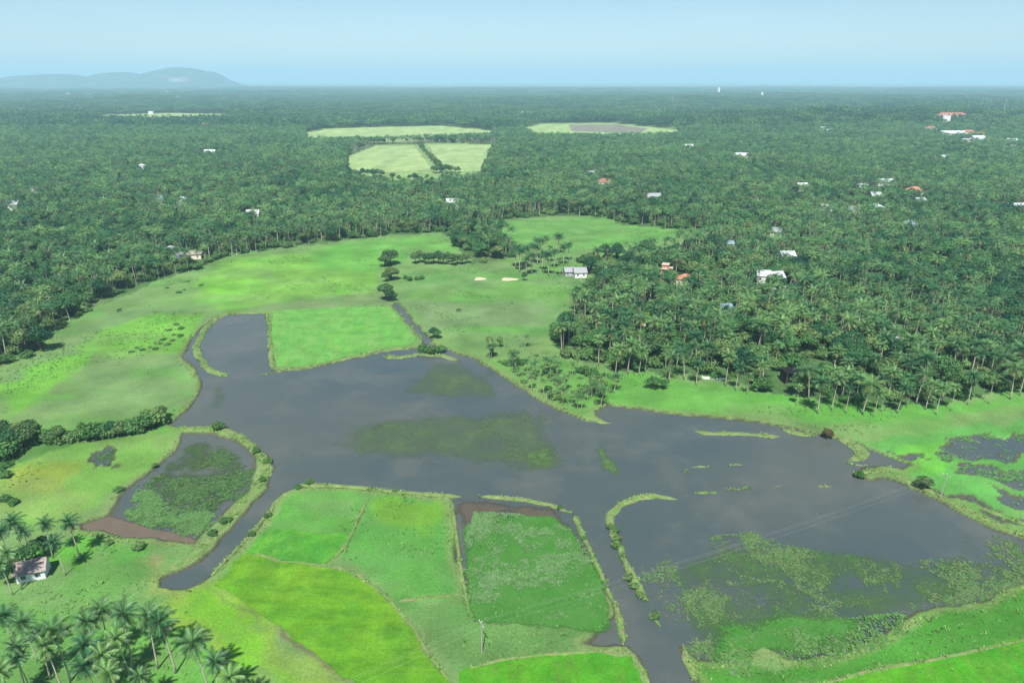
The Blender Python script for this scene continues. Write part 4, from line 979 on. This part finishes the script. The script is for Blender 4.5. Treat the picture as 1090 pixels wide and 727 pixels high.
FAR = [(942,196,16,8,6,-.1,'white','roof_white','gable','long white roofed hall in the right hand village'),(916,200,9,8,7,.2,'white','roof_white','flat','white block left of the long hall in the village'),
 (931,211,8,7,7,0,'white','roof_white','gable','white house below the long hall in the village'),(932,224,9,8,7,.1,'white','roof_white','hip','bright white house lowest of the village column'),
 (922,204,6,6,6,.1,'white','roof_white','flat','small white house between the block and the hall'),
 (973,206,13,10,7,-.2,'cream','roof_orange','hip','big orange roofed house right of the long hall'),(978,217,8,7,7,.2,'white','roof_white','gable','white house below the orange roofed house'),
 (908,226,9,7,6,0,'cream','roof_grey','gable','grey roofed house at the left of the village'),(879,223,8,7,7,.1,'white','roof_white','flat','white cube house left of the village, lower one'),
 (853,201,10,8,7,.2,'white','roof_white','gable','white house standing alone left of the village'),(788,168,18,9,8,-.2,'cream','roof_white','gable','long cream hall in the middle of the far forest'),
 (876,138,14,10,10,0,'white','roof_white','flat','white block on the far ridge above the village'),(882,141,12,10,8,.1,'white','roof_white','hip','white house on the far ridge, right of the block'),
 (1013,144,40,12,9,-.1,'white','roof_white','gable','longest white hall of the hillside complex'),(1028,151,22,12,9,-.1,'white','roof_white','flat','flat white hall at the front of the hillside complex'),
 (1040,150,24,14,9,.25,'white','roof_white','gable','white gabled hall at the right of the hillside complex'),(1030,143,24,12,9,-.1,'cream','roof_red','hip','largest red roofed hall of the hillside complex'),
 (1042,145,20,12,8,-.2,'cream','roof_red','hip','red roofed hall at the right of the hillside complex'),(990,139,20,12,9,0,'cream','roof_red','hip','red roofed hall standing apart left of the complex'),
 (1005,131,16,12,18,0,'white','roof_white','flat','white tower block behind the hillside complex'),(1012,127,60,16,10,-.1,'cream','roof_red','hip','long red roof behind the hillside complex'),
 (1080,222,14,7,5,.05,'white','roof_white','gable','long white roof at the right picture edge'),(1076,152,16,10,8,0,'white','roof_white','gable','white roof right of the hillside complex'),
 (967,241,9,7,5,.1,'grey','roof_blue','gable','blue grey roof below the right hand village'),(837,275,8,7,5,.1,'white','roof_white','gable','small white roof right of the bright group'),
 (822,249,10,7,5,-.1,'cream','roof_grey','gable','brownish roof in the palms above the bright group'),(776,262,4.5,4,5,.1,'white','roof_blue','gable','small blue roof in the palms below the field'),
 (1005,170,12,9,7,0,'white','roof_white','gable','lone pale roof below the hillside complex'),
 (152,181,5,5,12,0,'white','roof_white','hip','white spire like house in the left forest'),(15,221,9,8,7,.1,'white','roof_white','gable','white house near the left picture edge'),
 (170,214,8,6,6,.1,'grey','roof_blue','gable','pale blue roof in the left forest'),(193,216,11,8,6,-.1,'white','roof_white','gable','white roof right of the pale blue roof'),
 (270,230,9,7,6,.1,'white','roof_white','gable','white house in the left forest above the meadow'),(224,164,14,9,7,.1,'white','roof_white','gable','white house in the left forest below the pale strip'),
 (291,139,14,10,9,0,'white','roof_white','flat','white block left of the long pale field'),(229,135,50,14,7,.05,'cream','roof_red','gable','long rusty roof below the pale field strip'),
 (161,120,14,10,8,0,'white','roof_white','flat','white block just above the pale field strip'),(38,204,6,6,7,0,'cream','roof_white','hip','small cream house in the left forest'),
 (482,218,10,8,6,.1,'white','roof_white','gable','white house in the palms below the square fields'),(643,196,14,9,6,.1,'cream','roof_red','hip','red roofed house in the middle forest'),
 (674,194,8,7,7,0,'white','roof_white','flat','white cube house right of the red roofed one'),(695,212,12,8,6,.1,'cream','roof_grey','gable','grey roof in the middle forest above the meadow'),
 (630,187,10,8,6,.1,'white','roof_grey','gable','pale roof above the red roofed house'),(733,158,12,8,8,.1,'white','roof_white','gable','white roof right of the far pale fields'),
 (594,115,34,14,9,.05,'white','roof_white','gable','long white factory roof behind the far fields'),(560,122,30,18,14,0,'white','roof_white','flat','white block left of the long factory roof'),
 (178,99,22,18,20,0,'white','roof_white','flat','tiny white block under the big hill, left one'),(190,106,24,14,14,0,'white','roof_white','flat','tiny white block under the big hill, right one'),
 (73,101,28,20,18,0,'white','roof_white','flat','tiny white block under the left hill'),(36,113,20,12,12,0,'white','roof_white','flat','tiny white block at the far left plain'),(95,101,24,16,16,0,'white','roof_white','flat','tiny pale block right under the left hill'),
 (3,108,24,14,14,0,'white','roof_white','flat','tiny white block at the left picture edge'),
 (765,97,14,14,48,0,'white','roof_white','hip','tall white tower on the horizon, left one'),(811,101,10,10,30,0,'white','roof_white','hip','tall white tower on the horizon, right one'),(862,107,40,20,14,0,'white','roof_white','flat','tiny pale block below the horizon towers')]
for a in FAR:
    house(*a[:5], a[5], *a[6:9], a[9], storeys=2 if a[4] > 5.5 else 1, group='far houses in the forest', nwin=3)

# dark open shed at the grove edge, low white wall, masts
def shed():
    x, y = P(841, 406); t = thing('shed', (x, y, 0), R(6), 'black tarpaulin shed with a dark open front at the grove edge', 'shed')
    MB().box(-3.1, -2.9, -2, 2, 0, 4.2).box(2.75, 2.9, -2, 2, 0, 4.2).box(-2.75, 2.75, 1.85, 2, 0, 4.2).build('side_sheet', M['black'], t)
    MB().add([(-3.2,-2.6,4.21),(3.2,-2.6,4.21),(3.2,2.3,4.6),(-3.2,2.3,4.6),(-3.2,-2.6,4.31),(3.2,-2.6,4.31),(3.2,2.3,4.7),(-3.2,2.3,4.7)], [(0,1,2,3),(7,6,5,4),(0,4,5,1),(1,5,6,2),(2,6,7,3),(3,7,4,0)]).build('roof', M['black'], t)
    MB().add([(-2.74,-1.2,3.9),(2.74,-1.2,3.9),(2.74,-1.35,.2),(-2.74,-1.35,.2)], [(3,2,1,0)]).build('painted_dark_front', M['black'], t)  # black face across the open front, stands in for the shade inside
    for sx in (-2.6, 2.6): MB().tube([(sx, -2.3, -.2), (sx, -2.3, 4.22)], .09, 6).build('post', M['wood'], t)
    HOUSES.append((x, y, 12, 0, True)); HOUSES.append((x, y - 6, 7, 9, False))
shed()
def low_wall():
    x, y = P(760, 404); t = thing('wall', (x, y, 0), R(-8), 'low white boundary wall in front of the right grove', 'wall')
    MB().box(-4, 4, -.1, .1, -.2, .75).build('panel', M['white'], t); c = MB().box(-4.05, 4.05, -.16, .16, .753, .85); c.build('coping', M['white'], t)
    for sx in (-4.12, 4.12): MB().box(sx - .18, sx + .18, -.18, .18, -.2, 1.1).build('pillar', M['white'], t)
low_wall()
MASTS = [(668,101,60,'thin lattice mast on the middle horizon, left one'),(716,105,45,'thin lattice mast on the middle horizon, right one'),(1068,122,45,'lattice mast above the right hand forest')]
for px, py, h, lb in MASTS:
    x, y = P(px, py, h * .6); z = float(H(np.array([x]), np.array([y]))[0]); m = MB()
    for sx, sy in ((-1, -1), (1, -1), (1, 1), (-1, 1)): m.tube([(sx * h * .04, sy * h * .04, -1), (sx * h * .008, sy * h * .008, h)], h * .0035, 4)
    for k in range(8):
        f = k / 8; r = h * (.04 - .032 * f); zz = h * f; r2 = h * (.04 - .032 * (f + .12)); z2 = h * (f + .12)
        for sg in (-1, 1): m.tube([(-r, sg * r, zz), (r2, sg * r2, z2)], h * .0022, 4); m.tube([(sg * r, -r, zz), (sg * r2, r2, z2)], h * .0022, 4)
    t = thing('mast', (x, y, z), 0, lb, 'mast', 'radio masts on the horizon'); m.build('lattice', M['grey'], t)
    MB().tube([(0, 0, h), (0, 0, h * 1.12)], h * .005, 5).build('antenna', M['metal'], t)

# power pole and wires
def power():
    top = []
    def pole(x, y, label, rz):
        t = thing('utility_pole', (x, y, 0), rz, label, 'utility pole')
        MB().tube([(0, 0, -.4), (0, 0, 7.4)], [.13, .08], 8).build('post', M['concrete'], t)
        MB().box(-1., 1., -.06, .06, 6.85, 6.98).build('crossarm', M['metal'], t)
        for ox in (-.9, 0, .9):
            zt = 7.4 if ox == 0 else 6.98
            MB().tube([(ox, 0, zt), (ox, 0, zt + .1), (ox, 0, zt + .22)], [.06, .08, .04], 8).build('insulator', M['white'], t)
        return t
    a = P(513, 695); b = P(1001, 531); d = np.array(P(383, 722, 6.6)); a = np.array(a); b = np.array(b); c = a + (d - a) / np.linalg.norm(d - a) * 60
    dirv = (b - c) / np.linalg.norm(b - c); rz = math.atan2(dirv[1], dirv[0]) + math.pi / 2
    pole(*a, 'slim concrete power pole with crossarm standing in the green marsh', rz)
    pole(*b, 'concrete power pole beside the round bush on the right bund', rz)
    pole(*c, 'concrete power pole below the picture, at the end of the wires', rz)
    nrm = np.array([math.cos(rz), math.sin(rz)])
    for s, (p, q, lab) in enumerate(((c, a, 'over the yellow paddy'), (a, b, 'across the lagoon'))):
        for ox, nm in ((-.9, 'left'), (0, 'middle'), (.9, 'right')):
            z = 7.6 if ox == 0 else 7.18; L = np.linalg.norm(q - p); pts = []
            for i in range(25):
                u = i / 24; pp = p + (q - p) * u + nrm * ox; pts.append((pp[0], pp[1], z - 4 * u * (1 - u) * L * .012))
            o = MB().tube(pts, .0045, 5).build('power_wire', M['wire']); tag(o, f'thin bare power wire {lab}, {nm} one of three', 'wire', 'power wires on the poles')
power()

# sand patches and cows
def sand(px, py, rx, ry, label):
    x, y = P(px, py); n = 22; V = [(0, 0, .5)]; Fc = []
    for r_, z in ((.55, .34), (1, 0.04)):
        for k in range(n):
            a = 2 * math.pi * k / n; q = r_ * (1 + .18 * math.sin(3 * a + px) + .1 * math.sin(7 * a)); V.append((math.cos(a) * rx * q, math.sin(a) * ry * q, z))
    for k in range(n): Fc.append((0, 1 + k, 1 + (k + 1) % n)); Fc.append((1 + k, 1 + n + k, 1 + n + (k + 1) % n, 1 + (k + 1) % n))
    o = link('sand_pile', mesh('sand_pile', V, Fc, [M['sand']], smooth=True)); o.location = (x, y, .05); tag(o, label, 'sand pile', 'sand piles in the meadow')
sand(511, 297, 3.2, 3.0, 'pale oval sand pile in the middle of the meadow'); sand(542, 297.5, 4.5, 3.0, 'spread out sand pile beside the round dark bush')

def cow(px, py, rz, label):
    x, y = P(px, py); t = thing('cow', (x, y, .05), rz, label, 'cow', 'cows grazing in the meadows')
    bm = bmesh.new(); lay = bm.verts.layers.skin.verify()
    J = {'hip': (-.75, 0, 1.12, .30), 'belly': (-.1, 0, 1.02, .37), 'chest': (.55, 0, 1.08, .33), 'neck': (.95, 0, 1.2, .2), 'poll': (1.3, 0, 1.1, .16), 'nose': (1.55, 0, .82, .1), 'tail': (-1.08, 0, 1.05, .05), 'tailend': (-1.15, 0, .45, .03)}
    for sg, n in ((-1, 'r'), (1, 'l')):
        J['fs' + n] = (.5, .2 * sg, .85, .15); J['fk' + n] = (.52, .22 * sg, .45, .08); J['ff' + n] = (.5, .22 * sg, .03, .07)
        J['hs' + n] = (-.72, .2 * sg, .85, .17); J['hk' + n] = (-.86, .22 * sg, .48, .08); J['hf' + n] = (-.8, .22 * sg, .03, .07); J['ear' + n] = (1.22, .26 * sg, 1.2, .05)
    vs = {}
    for k_, (a, b, c, r_) in J.items(): v = bm.verts.new((a, b, c)); v[lay].radius = (r_, r_); vs[k_] = v
    vs['belly'][lay].use_root = True
    E = [('hip','belly'),('belly','chest'),('chest','neck'),('neck','poll'),('poll','nose'),('hip','tail'),('tail','tailend')]
    for n in 'rl': E += [('chest','fs'+n),('fs'+n,'fk'+n),('fk'+n,'ff'+n),('hip','hs'+n),('hs'+n,'hk'+n),('hk'+n,'hf'+n),('poll','ear'+n)]
    for a, b in E: bm.edges.new((vs[a], vs[b]))
    me = bpy.data.meshes.new('body'); bm.to_mesh(me); bm.free(); me.materials.append(M['hide'])
    o = link('body', me, t); o.modifiers.new('skin', 'SKIN'); s = o.modifiers.new('sub', 'SUBSURF'); s.levels = s.render_levels = 1
cow(488, 332, R(10), 'dark cow grazing in the open middle meadow'); cow(127, 332, R(60), 'dark cow grazing in the left meadow near the forest')

# ------------------------------------------------------------------ forest
def in_forest(X, Y):
    jx = (fbm(X, Y, 18, 61, 3) - .5) * 22; jy = (fbm(X, Y, 18, 67, 3) - .5) * 22
    f = ~inside(VALLEY, X + jx, Y + jy)
    for c in CLEARS: f &= ~inside(c, X, Y)
    return f
def house_free(X, Y):
    k = np.ones(X.shape, bool)
    for hx, hy, r, h, cl in HOUSES:
        k &= np.hypot(X - hx, Y - hy) > r * .62 + 2.2
        if cl:
            L = min(max(0, 8. - h) * math.hypot(hx, hy) / CAM_Z * .7 + r * .6, 60)
            # opening towards the viewer's side of the house
            ux, uy = -hx / math.hypot(hx, hy), -hy / math.hypot(hx, hy)
            a = (X - hx) * ux + (Y - hy) * uy; b = np.abs((X - hx) * uy - (Y - hy) * ux)
            k &= ~((a > 0) & (a < L) & (b < r * .34))
    return k
def jitter_grid(y0, y1, step, rg, slope=.86, margin=40, jit=.42):
    xm = slope * y1 + margin
    xs = np.arange(-xm, xm, step); ys = np.arange(y0, y1, step); X, Y = np.meshgrid(xs, ys)
    X = X.ravel() + rg.uniform(-jit, jit, X.size) * step; Y = Y.ravel() + rg.uniform(-jit, jit, Y.size) * step
    k = np.abs(X) < slope * Y + margin
    return X[k], Y[k]
rg = np.random.default_rng(77)
FAR0 = 1500.
X, Y = jitter_grid(95, FAR0, 5.35, rg)
k = in_forest(X, Y) & house_free(X, Y); X = X[k]; Y = Y[k]
vd = segdist(VALLEY, X, Y)
fn = fbm(X, Y, 60, 123, 3)
broad = (rg.random(len(X)) < np.clip((fn - .38) * 1.8, .05, .6))
thin = rg.random(len(X)) < np.where(vd < 14, .30, .05 + .4 * (fbm(X, Y, 26, 9, 3) > .60))
keep = ~thin; X, Y, vd, broad = X[keep], Y[keep], vd[keep], broad[keep]
# a loose scatter of palms on the grass in front of the right grove
XE = []
for px, py in [(655,400),(668,398),(712,407),(728,404),(741,410),(772,411),(783,416),(795,420),(806,415),(848,432),(870,440),(885,437),(900,440),(918,441),(930,444),(938,438),(955,440),(965,434),(985,436),(996,441),(1012,437),(1030,431),(1052,430),(1075,425),(1085,421),(680,400),(756,398),(860,428),(975,430),(945,425),(910,430),(1003,428)]:
    XE.append(P(px, py))
XE = np.array(XE); X = np.concatenate([X, XE[:, 0]]); Y = np.concatenate([Y, XE[:, 1]]); vd = np.concatenate([vd, np.zeros(len(XE))]); broad = np.concatenate([broad, np.zeros(len(XE), bool)])
Z = H(X, Y); D = np.hypot(X, Y)
px_ = CX + F * X / (Y * CP + (CAM_Z - Z) * SP); vis = (px_ > -8) & (px_ < 1098)
# the palms and trees that show largest stand as things of their own
def nearest(mask, n):
    i = np.where(mask & vis)[0]; return i[np.argsort(D[i])][:n]
ip = nearest(~broad, 300 - len(NEAR) - len(HUTP) - 14); it = nearest(broad, 210)
left = X < -40
hts = rg.uniform(6.0, 12.2, len(X)) ** .6 * 11.2 ** .4; hts[rg.random(len(X)) < .12] *= .62; sc_v = rg.integers(0, len(PALM), len(X)); rz_v = rg.uniform(0, 6.28, len(X))
def zone(i):
    return 'left forest' if X[i] < -40 else 'right grove'
def edge_label(idx, word, cat):
    for side in ('left forest', 'right grove'):
        e = sorted([i for i in idx if zone(i) == side and vd[i] < 9], key=lambda i: px_[i])
        inn = [i for i in idx if zone(i) == side and vd[i] >= 9]
        for n, i in enumerate(e): yield i, f'{word}, {nth(n+1)} from the left along the open edge of the {side}' if n < 99 else f'{word} at the far right of the open edge of the {side}', f'{cat} at the edge of the {side}'
        for i in inn: yield i, f'{word} packed inside the {side}, behind the trees at its edge', f'{cat} inside the {side}'
for i, lb, gp in edge_label(ip, 'coconut palm', 'coconut palms'):
    put_palm(X[i], Y[i], hts[i], lb, gp, z=Z[i], v=FULL[i % 3] if i % 5 < 3 else int(sc_v[i]), rz=rz_v[i], slim=rg.uniform(.95, 1.35))
for i, lb, gp in edge_label(it, 'dark leafy tree', 'leafy trees'):
    put_tree(X[i], Y[i], rg.uniform(8, 12.5), lb, gp, z=Z[i])
for px, py, h, lb in [(690,338,12,'lime yellow tree standing out of the right grove')]:
    x, y = P(px, py, 8); put('tree', LIME[:2], ('trunk', 'crown'), (x, y, 0), 0, 1.15, lb, 'tree')
x, y = P(630, 281, 5); put_tree(x, y, 11, 'big dark round tree right behind the white gabled house', wide=1.1)
x, y = P(622, 279, 5); put_tree(x, y, 10, 'dark round tree behind the grey roofed house', wide=1.1)
rest = np.ones(len(X), bool); rest[ip] = False; rest[it] = False

# geometry nodes: the countless rest, meshes placed on points
def scatter(name, pts, rotz, scl, var, protos, label, cat):
    n = len(pts); me = bpy.data.meshes.new(name); me.vertices.add(n); me.vertices.foreach_set('co', np.asarray(pts, np.float32).ravel())
    r = np.zeros((n, 3), np.float32); r[:, 2] = rotz
    a = me.attributes.new('turn', 'FLOAT_VECTOR', 'POINT'); a.data.foreach_set('vector', r.ravel())
    s3 = np.asarray(scl, np.float32); s3 = np.repeat(s3[:, None], 3, 1) if s3.ndim == 1 else s3
    a = me.attributes.new('size', 'FLOAT_VECTOR', 'POINT'); a.data.foreach_set('vector', s3.ravel())
    a = me.attributes.new('which', 'INT', 'POINT'); a.data.foreach_set('value', np.asarray(var, np.int32))
    o = link(name, me); tag(o, label, cat, None, 'stuff')
    ng = bpy.data.node_groups.new(name + '_nodes', 'GeometryNodeTree')
    ng.interface.new_socket('Geometry', in_out='INPUT', socket_type='NodeSocketGeometry'); ng.interface.new_socket('Geometry', in_out='OUTPUT', socket_type='NodeSocketGeometry')
    N = ng.nodes; Lk = ng.links
    gi = N.new('NodeGroupInput'); go = N.new('NodeGroupOutput'); ip_ = N.new('GeometryNodeInstanceOnPoints')
    g2 = N.new('GeometryNodeGeometryToInstance')
    for k_, me_ in enumerate(reversed(protos)):          # joining lists the last link first
        po = bpy.data.objects.new(name + '_plant', me_)
        oi = N.new('GeometryNodeObjectInfo'); oi.inputs['Object'].default_value = po; oi.inputs['As Instance'].default_value = False
        gt = N.new('GeometryNodeGeometryToInstance'); Lk.new(oi.outputs['Geometry'], gt.inputs[0])
        if k_ == 0: jn = N.new('GeometryNodeJoinGeometry')
        Lk.new(gt.outputs[0], jn.inputs[0])
    N.remove(g2)
    def attr(nm, typ):
        q = N.new('GeometryNodeInputNamedAttribute'); q.data_type = typ; q.inputs[0].default_value = nm; return q.outputs[0]
    ip_.inputs['Pick Instance'].default_value = True
    Lk.new(gi.outputs[0], ip_.inputs['Points']); Lk.new(jn.outputs[0], ip_.inputs['Instance'])
    Lk.new(attr('which', 'INT'), ip_.inputs['Instance Index']); 
    er = N.new('FunctionNodeEulerToRotation'); Lk.new(attr('turn', 'FLOAT_VECTOR'), er.inputs[0]); Lk.new(er.outputs[0], ip_.inputs['Rotation'])
    Lk.new(attr('size', 'FLOAT_VECTOR'), ip_.inputs['Scale'])
    Lk.new(ip_.outputs[0], go.inputs[0])
    md = o.modifiers.new('plants', 'NODES'); md.node_group = ng
    return o
p3 = np.stack([X, Y, Z], 1)
k = rest & ~broad
hv = np.array([a[3] for a in PALM]); wv = rg.uniform(.8, 1.35, len(X))
scatter('palm_forest', p3[k], rz_v[k], np.column_stack([hts[k] / hv[sc_v[k]] * q for q in (wv[k], wv[k], 1.0)]), sc_v[k], [a[2] for a in PALM], 'dense coconut palm forest behind the nearest palms', 'palm forest')
k = rest & broad; m_ = int(k.sum())
scatter('leafy_forest', p3[k], rz_v[k], np.column_stack([rg.uniform(.7, 1.15, m_)] * 2 + [rg.uniform(.75, 1.05, m_)]), rg.integers(0, len(TREE), m_), [a[2] for a in TREE], 'dark leafy trees mixed into the palm forest', 'forest')
# undergrowth below the palms
U, W = jitter_grid(95, 1000, 5.2, rg); k = in_forest(U, W) & house_free(U, W) & (rg.random(len(U)) < .75); U = U[k]; W = W[k]
shm = []
for st, fo in SHRUB: shm.append(fo)
scatter('undergrowth', np.stack([U, W, H(U, W)], 1), rg.uniform(0, 6.28, len(U)), rg.uniform(1.0, 2.7, len(U)), rg.integers(0, len(shm), len(U)), shm, 'bushy undergrowth below the palms', 'undergrowth')

# far forest: pieces of canopy, each many crowns
def canopy_piece(seed, size, n, crown, faces, broad_share=.3, rise=0):
    r_ = np.random.default_rng(seed); Vs = []; Fs = []; Cs = []; mi = []; o = 0
    g = int(math.sqrt(n)); xs = (np.arange(g) + .5) / g * size - size / 2
    for a in xs:
        for b in xs:
            x = a + r_.uniform(-.45, .45) * size / g; y = b + r_.uniform(-.45, .45) * size / g; h = r_.uniform(8, 14) + rise if crown < 6 else r_.uniform(8, 17)
            if r_.random() < broad_share:
                V, Q, C = leaf_cloud(r_, [(x, y, h * .7, crown * .9, crown * .6), (x + crown * .5, y, h * .6, crown * .6, crown * .5), (x - crown * .3, y - crown * .5, h * .55, crown * .6, crown * .5)], faces, crown * .22); m_ = 1
            else:
                nf = faces // 4; q = r_.uniform(0, 1, nf); az = r_.uniform(0, 6.28, nf); el = R(55) - q * R(85)
                d = np.stack([np.cos(az) * np.cos(el), np.sin(az) * np.cos(el), np.sin(el)], 1); L = crown * 1.0
                sd = np.stack([-np.sin(az), np.cos(az), np.zeros(nf)], 1); base = np.array([x, y, h])
                mid = base + d * L * .55; tip = mid + (d + np.array([0, 0, -.5])) * L * .5
                w = L * .17
                V = np.stack([base + sd * .05, mid - sd * w + [0, 0, -w * .5], tip, mid + sd * w + [0, 0, -w * .5]], 1).reshape(-1, 3); Q = np.arange(nf * 4).reshape(nf, 4)
                C = np.zeros((nf, 3)); C[:, 1] = r_.uniform(.1, .9) * .6 + r_.uniform(0, .4, nf); C[:, 0] = (q > .85) * .3; C = np.repeat(C, 4, 0); m_ = 0
            Vs.append(V); Fs.append(Q + o); Cs.append(C); mi += [m_] * len(Q); o += len(V)
    return mesh('canopy', np.concatenate(Vs), np.concatenate(Fs), [M['palm'], M['tree']], mi=mi, cols=np.concatenate(Cs))
def far_points(y0, y1, step, margin):
    a, b = jitter_grid(y0, y1, step, rg, .92, margin, .3)
    k = np.ones(a.shape, bool)
    for c in CLEARS: k &= sdist_far(c, a, b) > step * .35
    for hx, hy, r_, h, cl in HOUSES:
        if hy > y0 * .9:
            u = (a - hx) / math.hypot(hx, hy); k &= ~((np.hypot(a - hx, b - hy) < r_ * .5 + step * .5))
    return a[k], b[k]
PIECE = [canopy_piece(500 + i, 36, 36, 3.9, 84, [.15, .3, .22, .85][i], 4 if i == 3 else 0) for i in range(4)]
a, b = far_points(FAR0, 5200, 30, 60)
pv = rg.choice(3, len(a)); pv = np.where(fbm(a * .5, b, 210, 222, 3) > .55, 3, pv)
scatter('distant_forest', np.stack([a, b, H(a, b)], 1), rg.uniform(0, 6.28, len(a)), rg.uniform(.85, 1.2, len(a)), pv, PIECE, 'hazy forest of palms and leafy trees in the distance', 'forest')
BIG = [canopy_piece(520 + i, 170, 144, 9.5, 60, .6) for i in range(3)]
aa = []; bb = []
for y0, y1, st in ((5200, 9000, 140), (9000, 16000, 230), (16000, 45000, 520)):
    u, w = far_points(y0, y1, st, 200); aa.append(u); bb.append(w)
sA = np.concatenate([np.full(len(u), s) for u, s in zip(aa, (1.0, 1.55, 3.2))]); a = np.concatenate(aa); b = np.concatenate(bb)
scatter('horizon_forest', np.stack([a, b, H(a, b)], 1), rg.uniform(0, 6.28, len(a)), np.column_stack([sA, sA, np.minimum(sA, 1.5) * rg.uniform(.8, 1.2, len(a))]), rg.integers(0, 3, len(a)), BIG, 'bluish forest reaching to the horizon', 'forest')
# hedge line between the far square fields, and scattered trees in the far clearing
hl = [(446 + 24 * t / 16, 157 + 26 * t / 16) for t in range(17)] + [(462 + 3.2 * t, 184 + (t % 2)) for t in range(9)] + [(372 + 5 * t, 188 + (t % 3)) for t in range(8)] + [(400 + 6 * t, 193 + (t % 3) * 2) for t in range(11)]
for i, (px, py) in enumerate(hl):
    x, y = P(px + random.uniform(-1, 1), py); put_tree(x, y, random.uniform(7, 11), f'far dark tree, {nth(i+1)} of the hedge between the square pale fields', 'hedge trees between the far fields', wide=1.0)

# ------------------------------------------------------------------ hills on the horizon
def hills():
    sk = [(-260,93),(-180,88),(-90,86),(-40,85),(0,84),(20,81),(40,79),(55,78),(70,78.5),(85,80.5),(98,82),(106,79),(118,77),(130,76.5),(142,77.5),(148,79),(155,77.5),(168,74),(180,71.5),(192,70),(205,71),(218,73.5),(228,78),(236,83),(245,87),(256,92),(310,96)]
    D0 = 9800.; sk = np.array(sk); px = np.linspace(-260, 310, 230)
    py = np.interp(px, sk[:, 0], sk[:, 1])
    zc = D0 * CP; x = (px - CX) / F * (D0 * CP + CAM_Z * SP)
    v = (py - CY) / F; ang = np.arctan(v) + PITCH; top = CAM_Z - D0 * np.tan(ang); top = np.maximum(top, 0)
    ny = 40; Yv = np.linspace(-1, 1, ny); V = []
    for t in Yv:
        yy = D0 + t * 1300; X_ = x * (yy / D0) ** .3; n_ = fbm(X_ , np.full_like(X_, yy), 520, 3, 6)
        prof = np.clip(1 - abs(t) ** 1.5, 0, 1); z = top * prof * (1 + (n_ - .5) * (.16 + .7 * min(1, abs(t) * 3))) - 15
        V.append(np.column_stack([X_, np.full_like(X_, yy), z]))
    V = np.array(V); nc = len(px); idx = np.arange(ny * nc).reshape(ny, nc)
    q = np.stack([idx[:-1, :-1], idx[:-1, 1:], idx[1:, 1:], idx[1:, :-1]], -1).reshape(-1, 4)
    m, nt, out = newmat('hill_forest_and_rock'); p = world_pos(nt); n1 = noise(nt, p, .006, 5, .7); n2 = noise(nt, p, .0016, 4, .6)
    c = mixc(nt, ramp(nt, n1.outputs[0], .35, .65, 0, 1), (.02, .045, .02), (.05, .09, .035)); c = mixc(nt, ramp(nt, n2.outputs[0], .66, .72, 0, .8), c, (.26, .23, .2))
    principled(nt, out, c, .95, .05, n1.outputs[0], 30, 1.)
    tag(link('hills', mesh('hills', V.reshape(-1, 3), q, [m], smooth=True)), kind='structure')
hills()

# ------------------------------------------------------------------ air, sky, sun, camera
DENS, HAZE = 1.4e-4, (.45, .71, .87)
def air():
    b = MB().box(-100000, 100000, -4000, 62000, -20, 400)
    m, nt, out = newmat('haze_air'); v = nd(nt, 'ShaderNodeVolumePrincipled'); v.inputs['Density'].default_value = DENS; v.inputs['Density Attribute'].default_value = ''
    v.inputs['Color'].default_value = (*HAZE, 1); v.inputs['Anisotropy'].default_value = .0
    nt.links.new(v.outputs[0], out.inputs['Volume'])
    o = b.build('haze', m); tag(o, kind='stuff'); o.display_type = 'WIRE'
air()

SUN_EL = R(57)
w = bpy.data.worlds.new('World'); SC.world = w; w.use_nodes = True; nt = w.node_tree
bg = nt.nodes['Background']; sky = nt.nodes.new('ShaderNodeTexSky'); sky.sky_type = 'NISHITA'; sky.sun_disc = False
sky.sun_elevation = SUN_EL; sky.sun_rotation = math.pi; sky.altitude = 100; sky.air_density = 1.0; sky.dust_density = .35; sky.ozone_density = 1.5
tc = nt.nodes.new('ShaderNodeTexCoord'); mp = nt.nodes.new('ShaderNodeMapping'); mp.inputs['Scale'].default_value = (1.6, 1.6, 9); nt.links.new(tc.outputs['Generated'], mp.inputs[0])
cn = noise(nt, mp.outputs[0], 1.5, 6, .6); cf = ramp(nt, cn.outputs[0], .5, .85, .0, .3)
cc = mixc(nt, cf, sky.outputs[0], (8.5, 9.2, 9.6)); cc = mixc(nt, 1.0, cc, (.90, 1.0, 1.07), 'MULTIPLY'); nt.links.new(cc, bg.inputs[0]); bg.inputs[1].default_value = .058

sd = bpy.data.lights.new('sun', 'SUN'); sd.energy = 5.0; sd.angle = R(.5); sd.color = (1, .96, .9)
so = link('sun', sd); so.rotation_euler = Vector((.06, math.cos(SUN_EL), -math.sin(SUN_EL))).to_track_quat('-Z', 'Y').to_euler(); so.location = (0, -50, 150)

cd = bpy.data.cameras.new('camera'); co = link('camera', cd); co.location = (0, 0, CAM_Z); co.rotation_euler = (math.pi / 2 - PITCH, 0, 0)
cd.sensor_fit = 'HORIZONTAL'; cd.angle_x = 2 * math.atan(545 / F); cd.clip_start = .5; cd.clip_end = 120000
SC.camera = co
SC.view_settings.view_transform = 'Standard'; SC.view_settings.look = 'None'; SC.view_settings.gamma = 1; SC.view_settings.use_curve_mapping = False
SC.view_settings.exposure = 1.0
cy = SC.cycles
SC.render.engine = 'CYCLES'
cy.max_bounces = 5; cy.diffuse_bounces = 2; cy.glossy_bounces = 2; cy.transmission_bounces = 2; cy.transparent_max_bounces = 10; cy.volume_bounces = 1
cy.use_denoising = True
try: cy.denoiser = 'OPENIMAGEDENOISE'
except Exception: pass
cy.caustics_reflective = cy.caustics_refractive = False
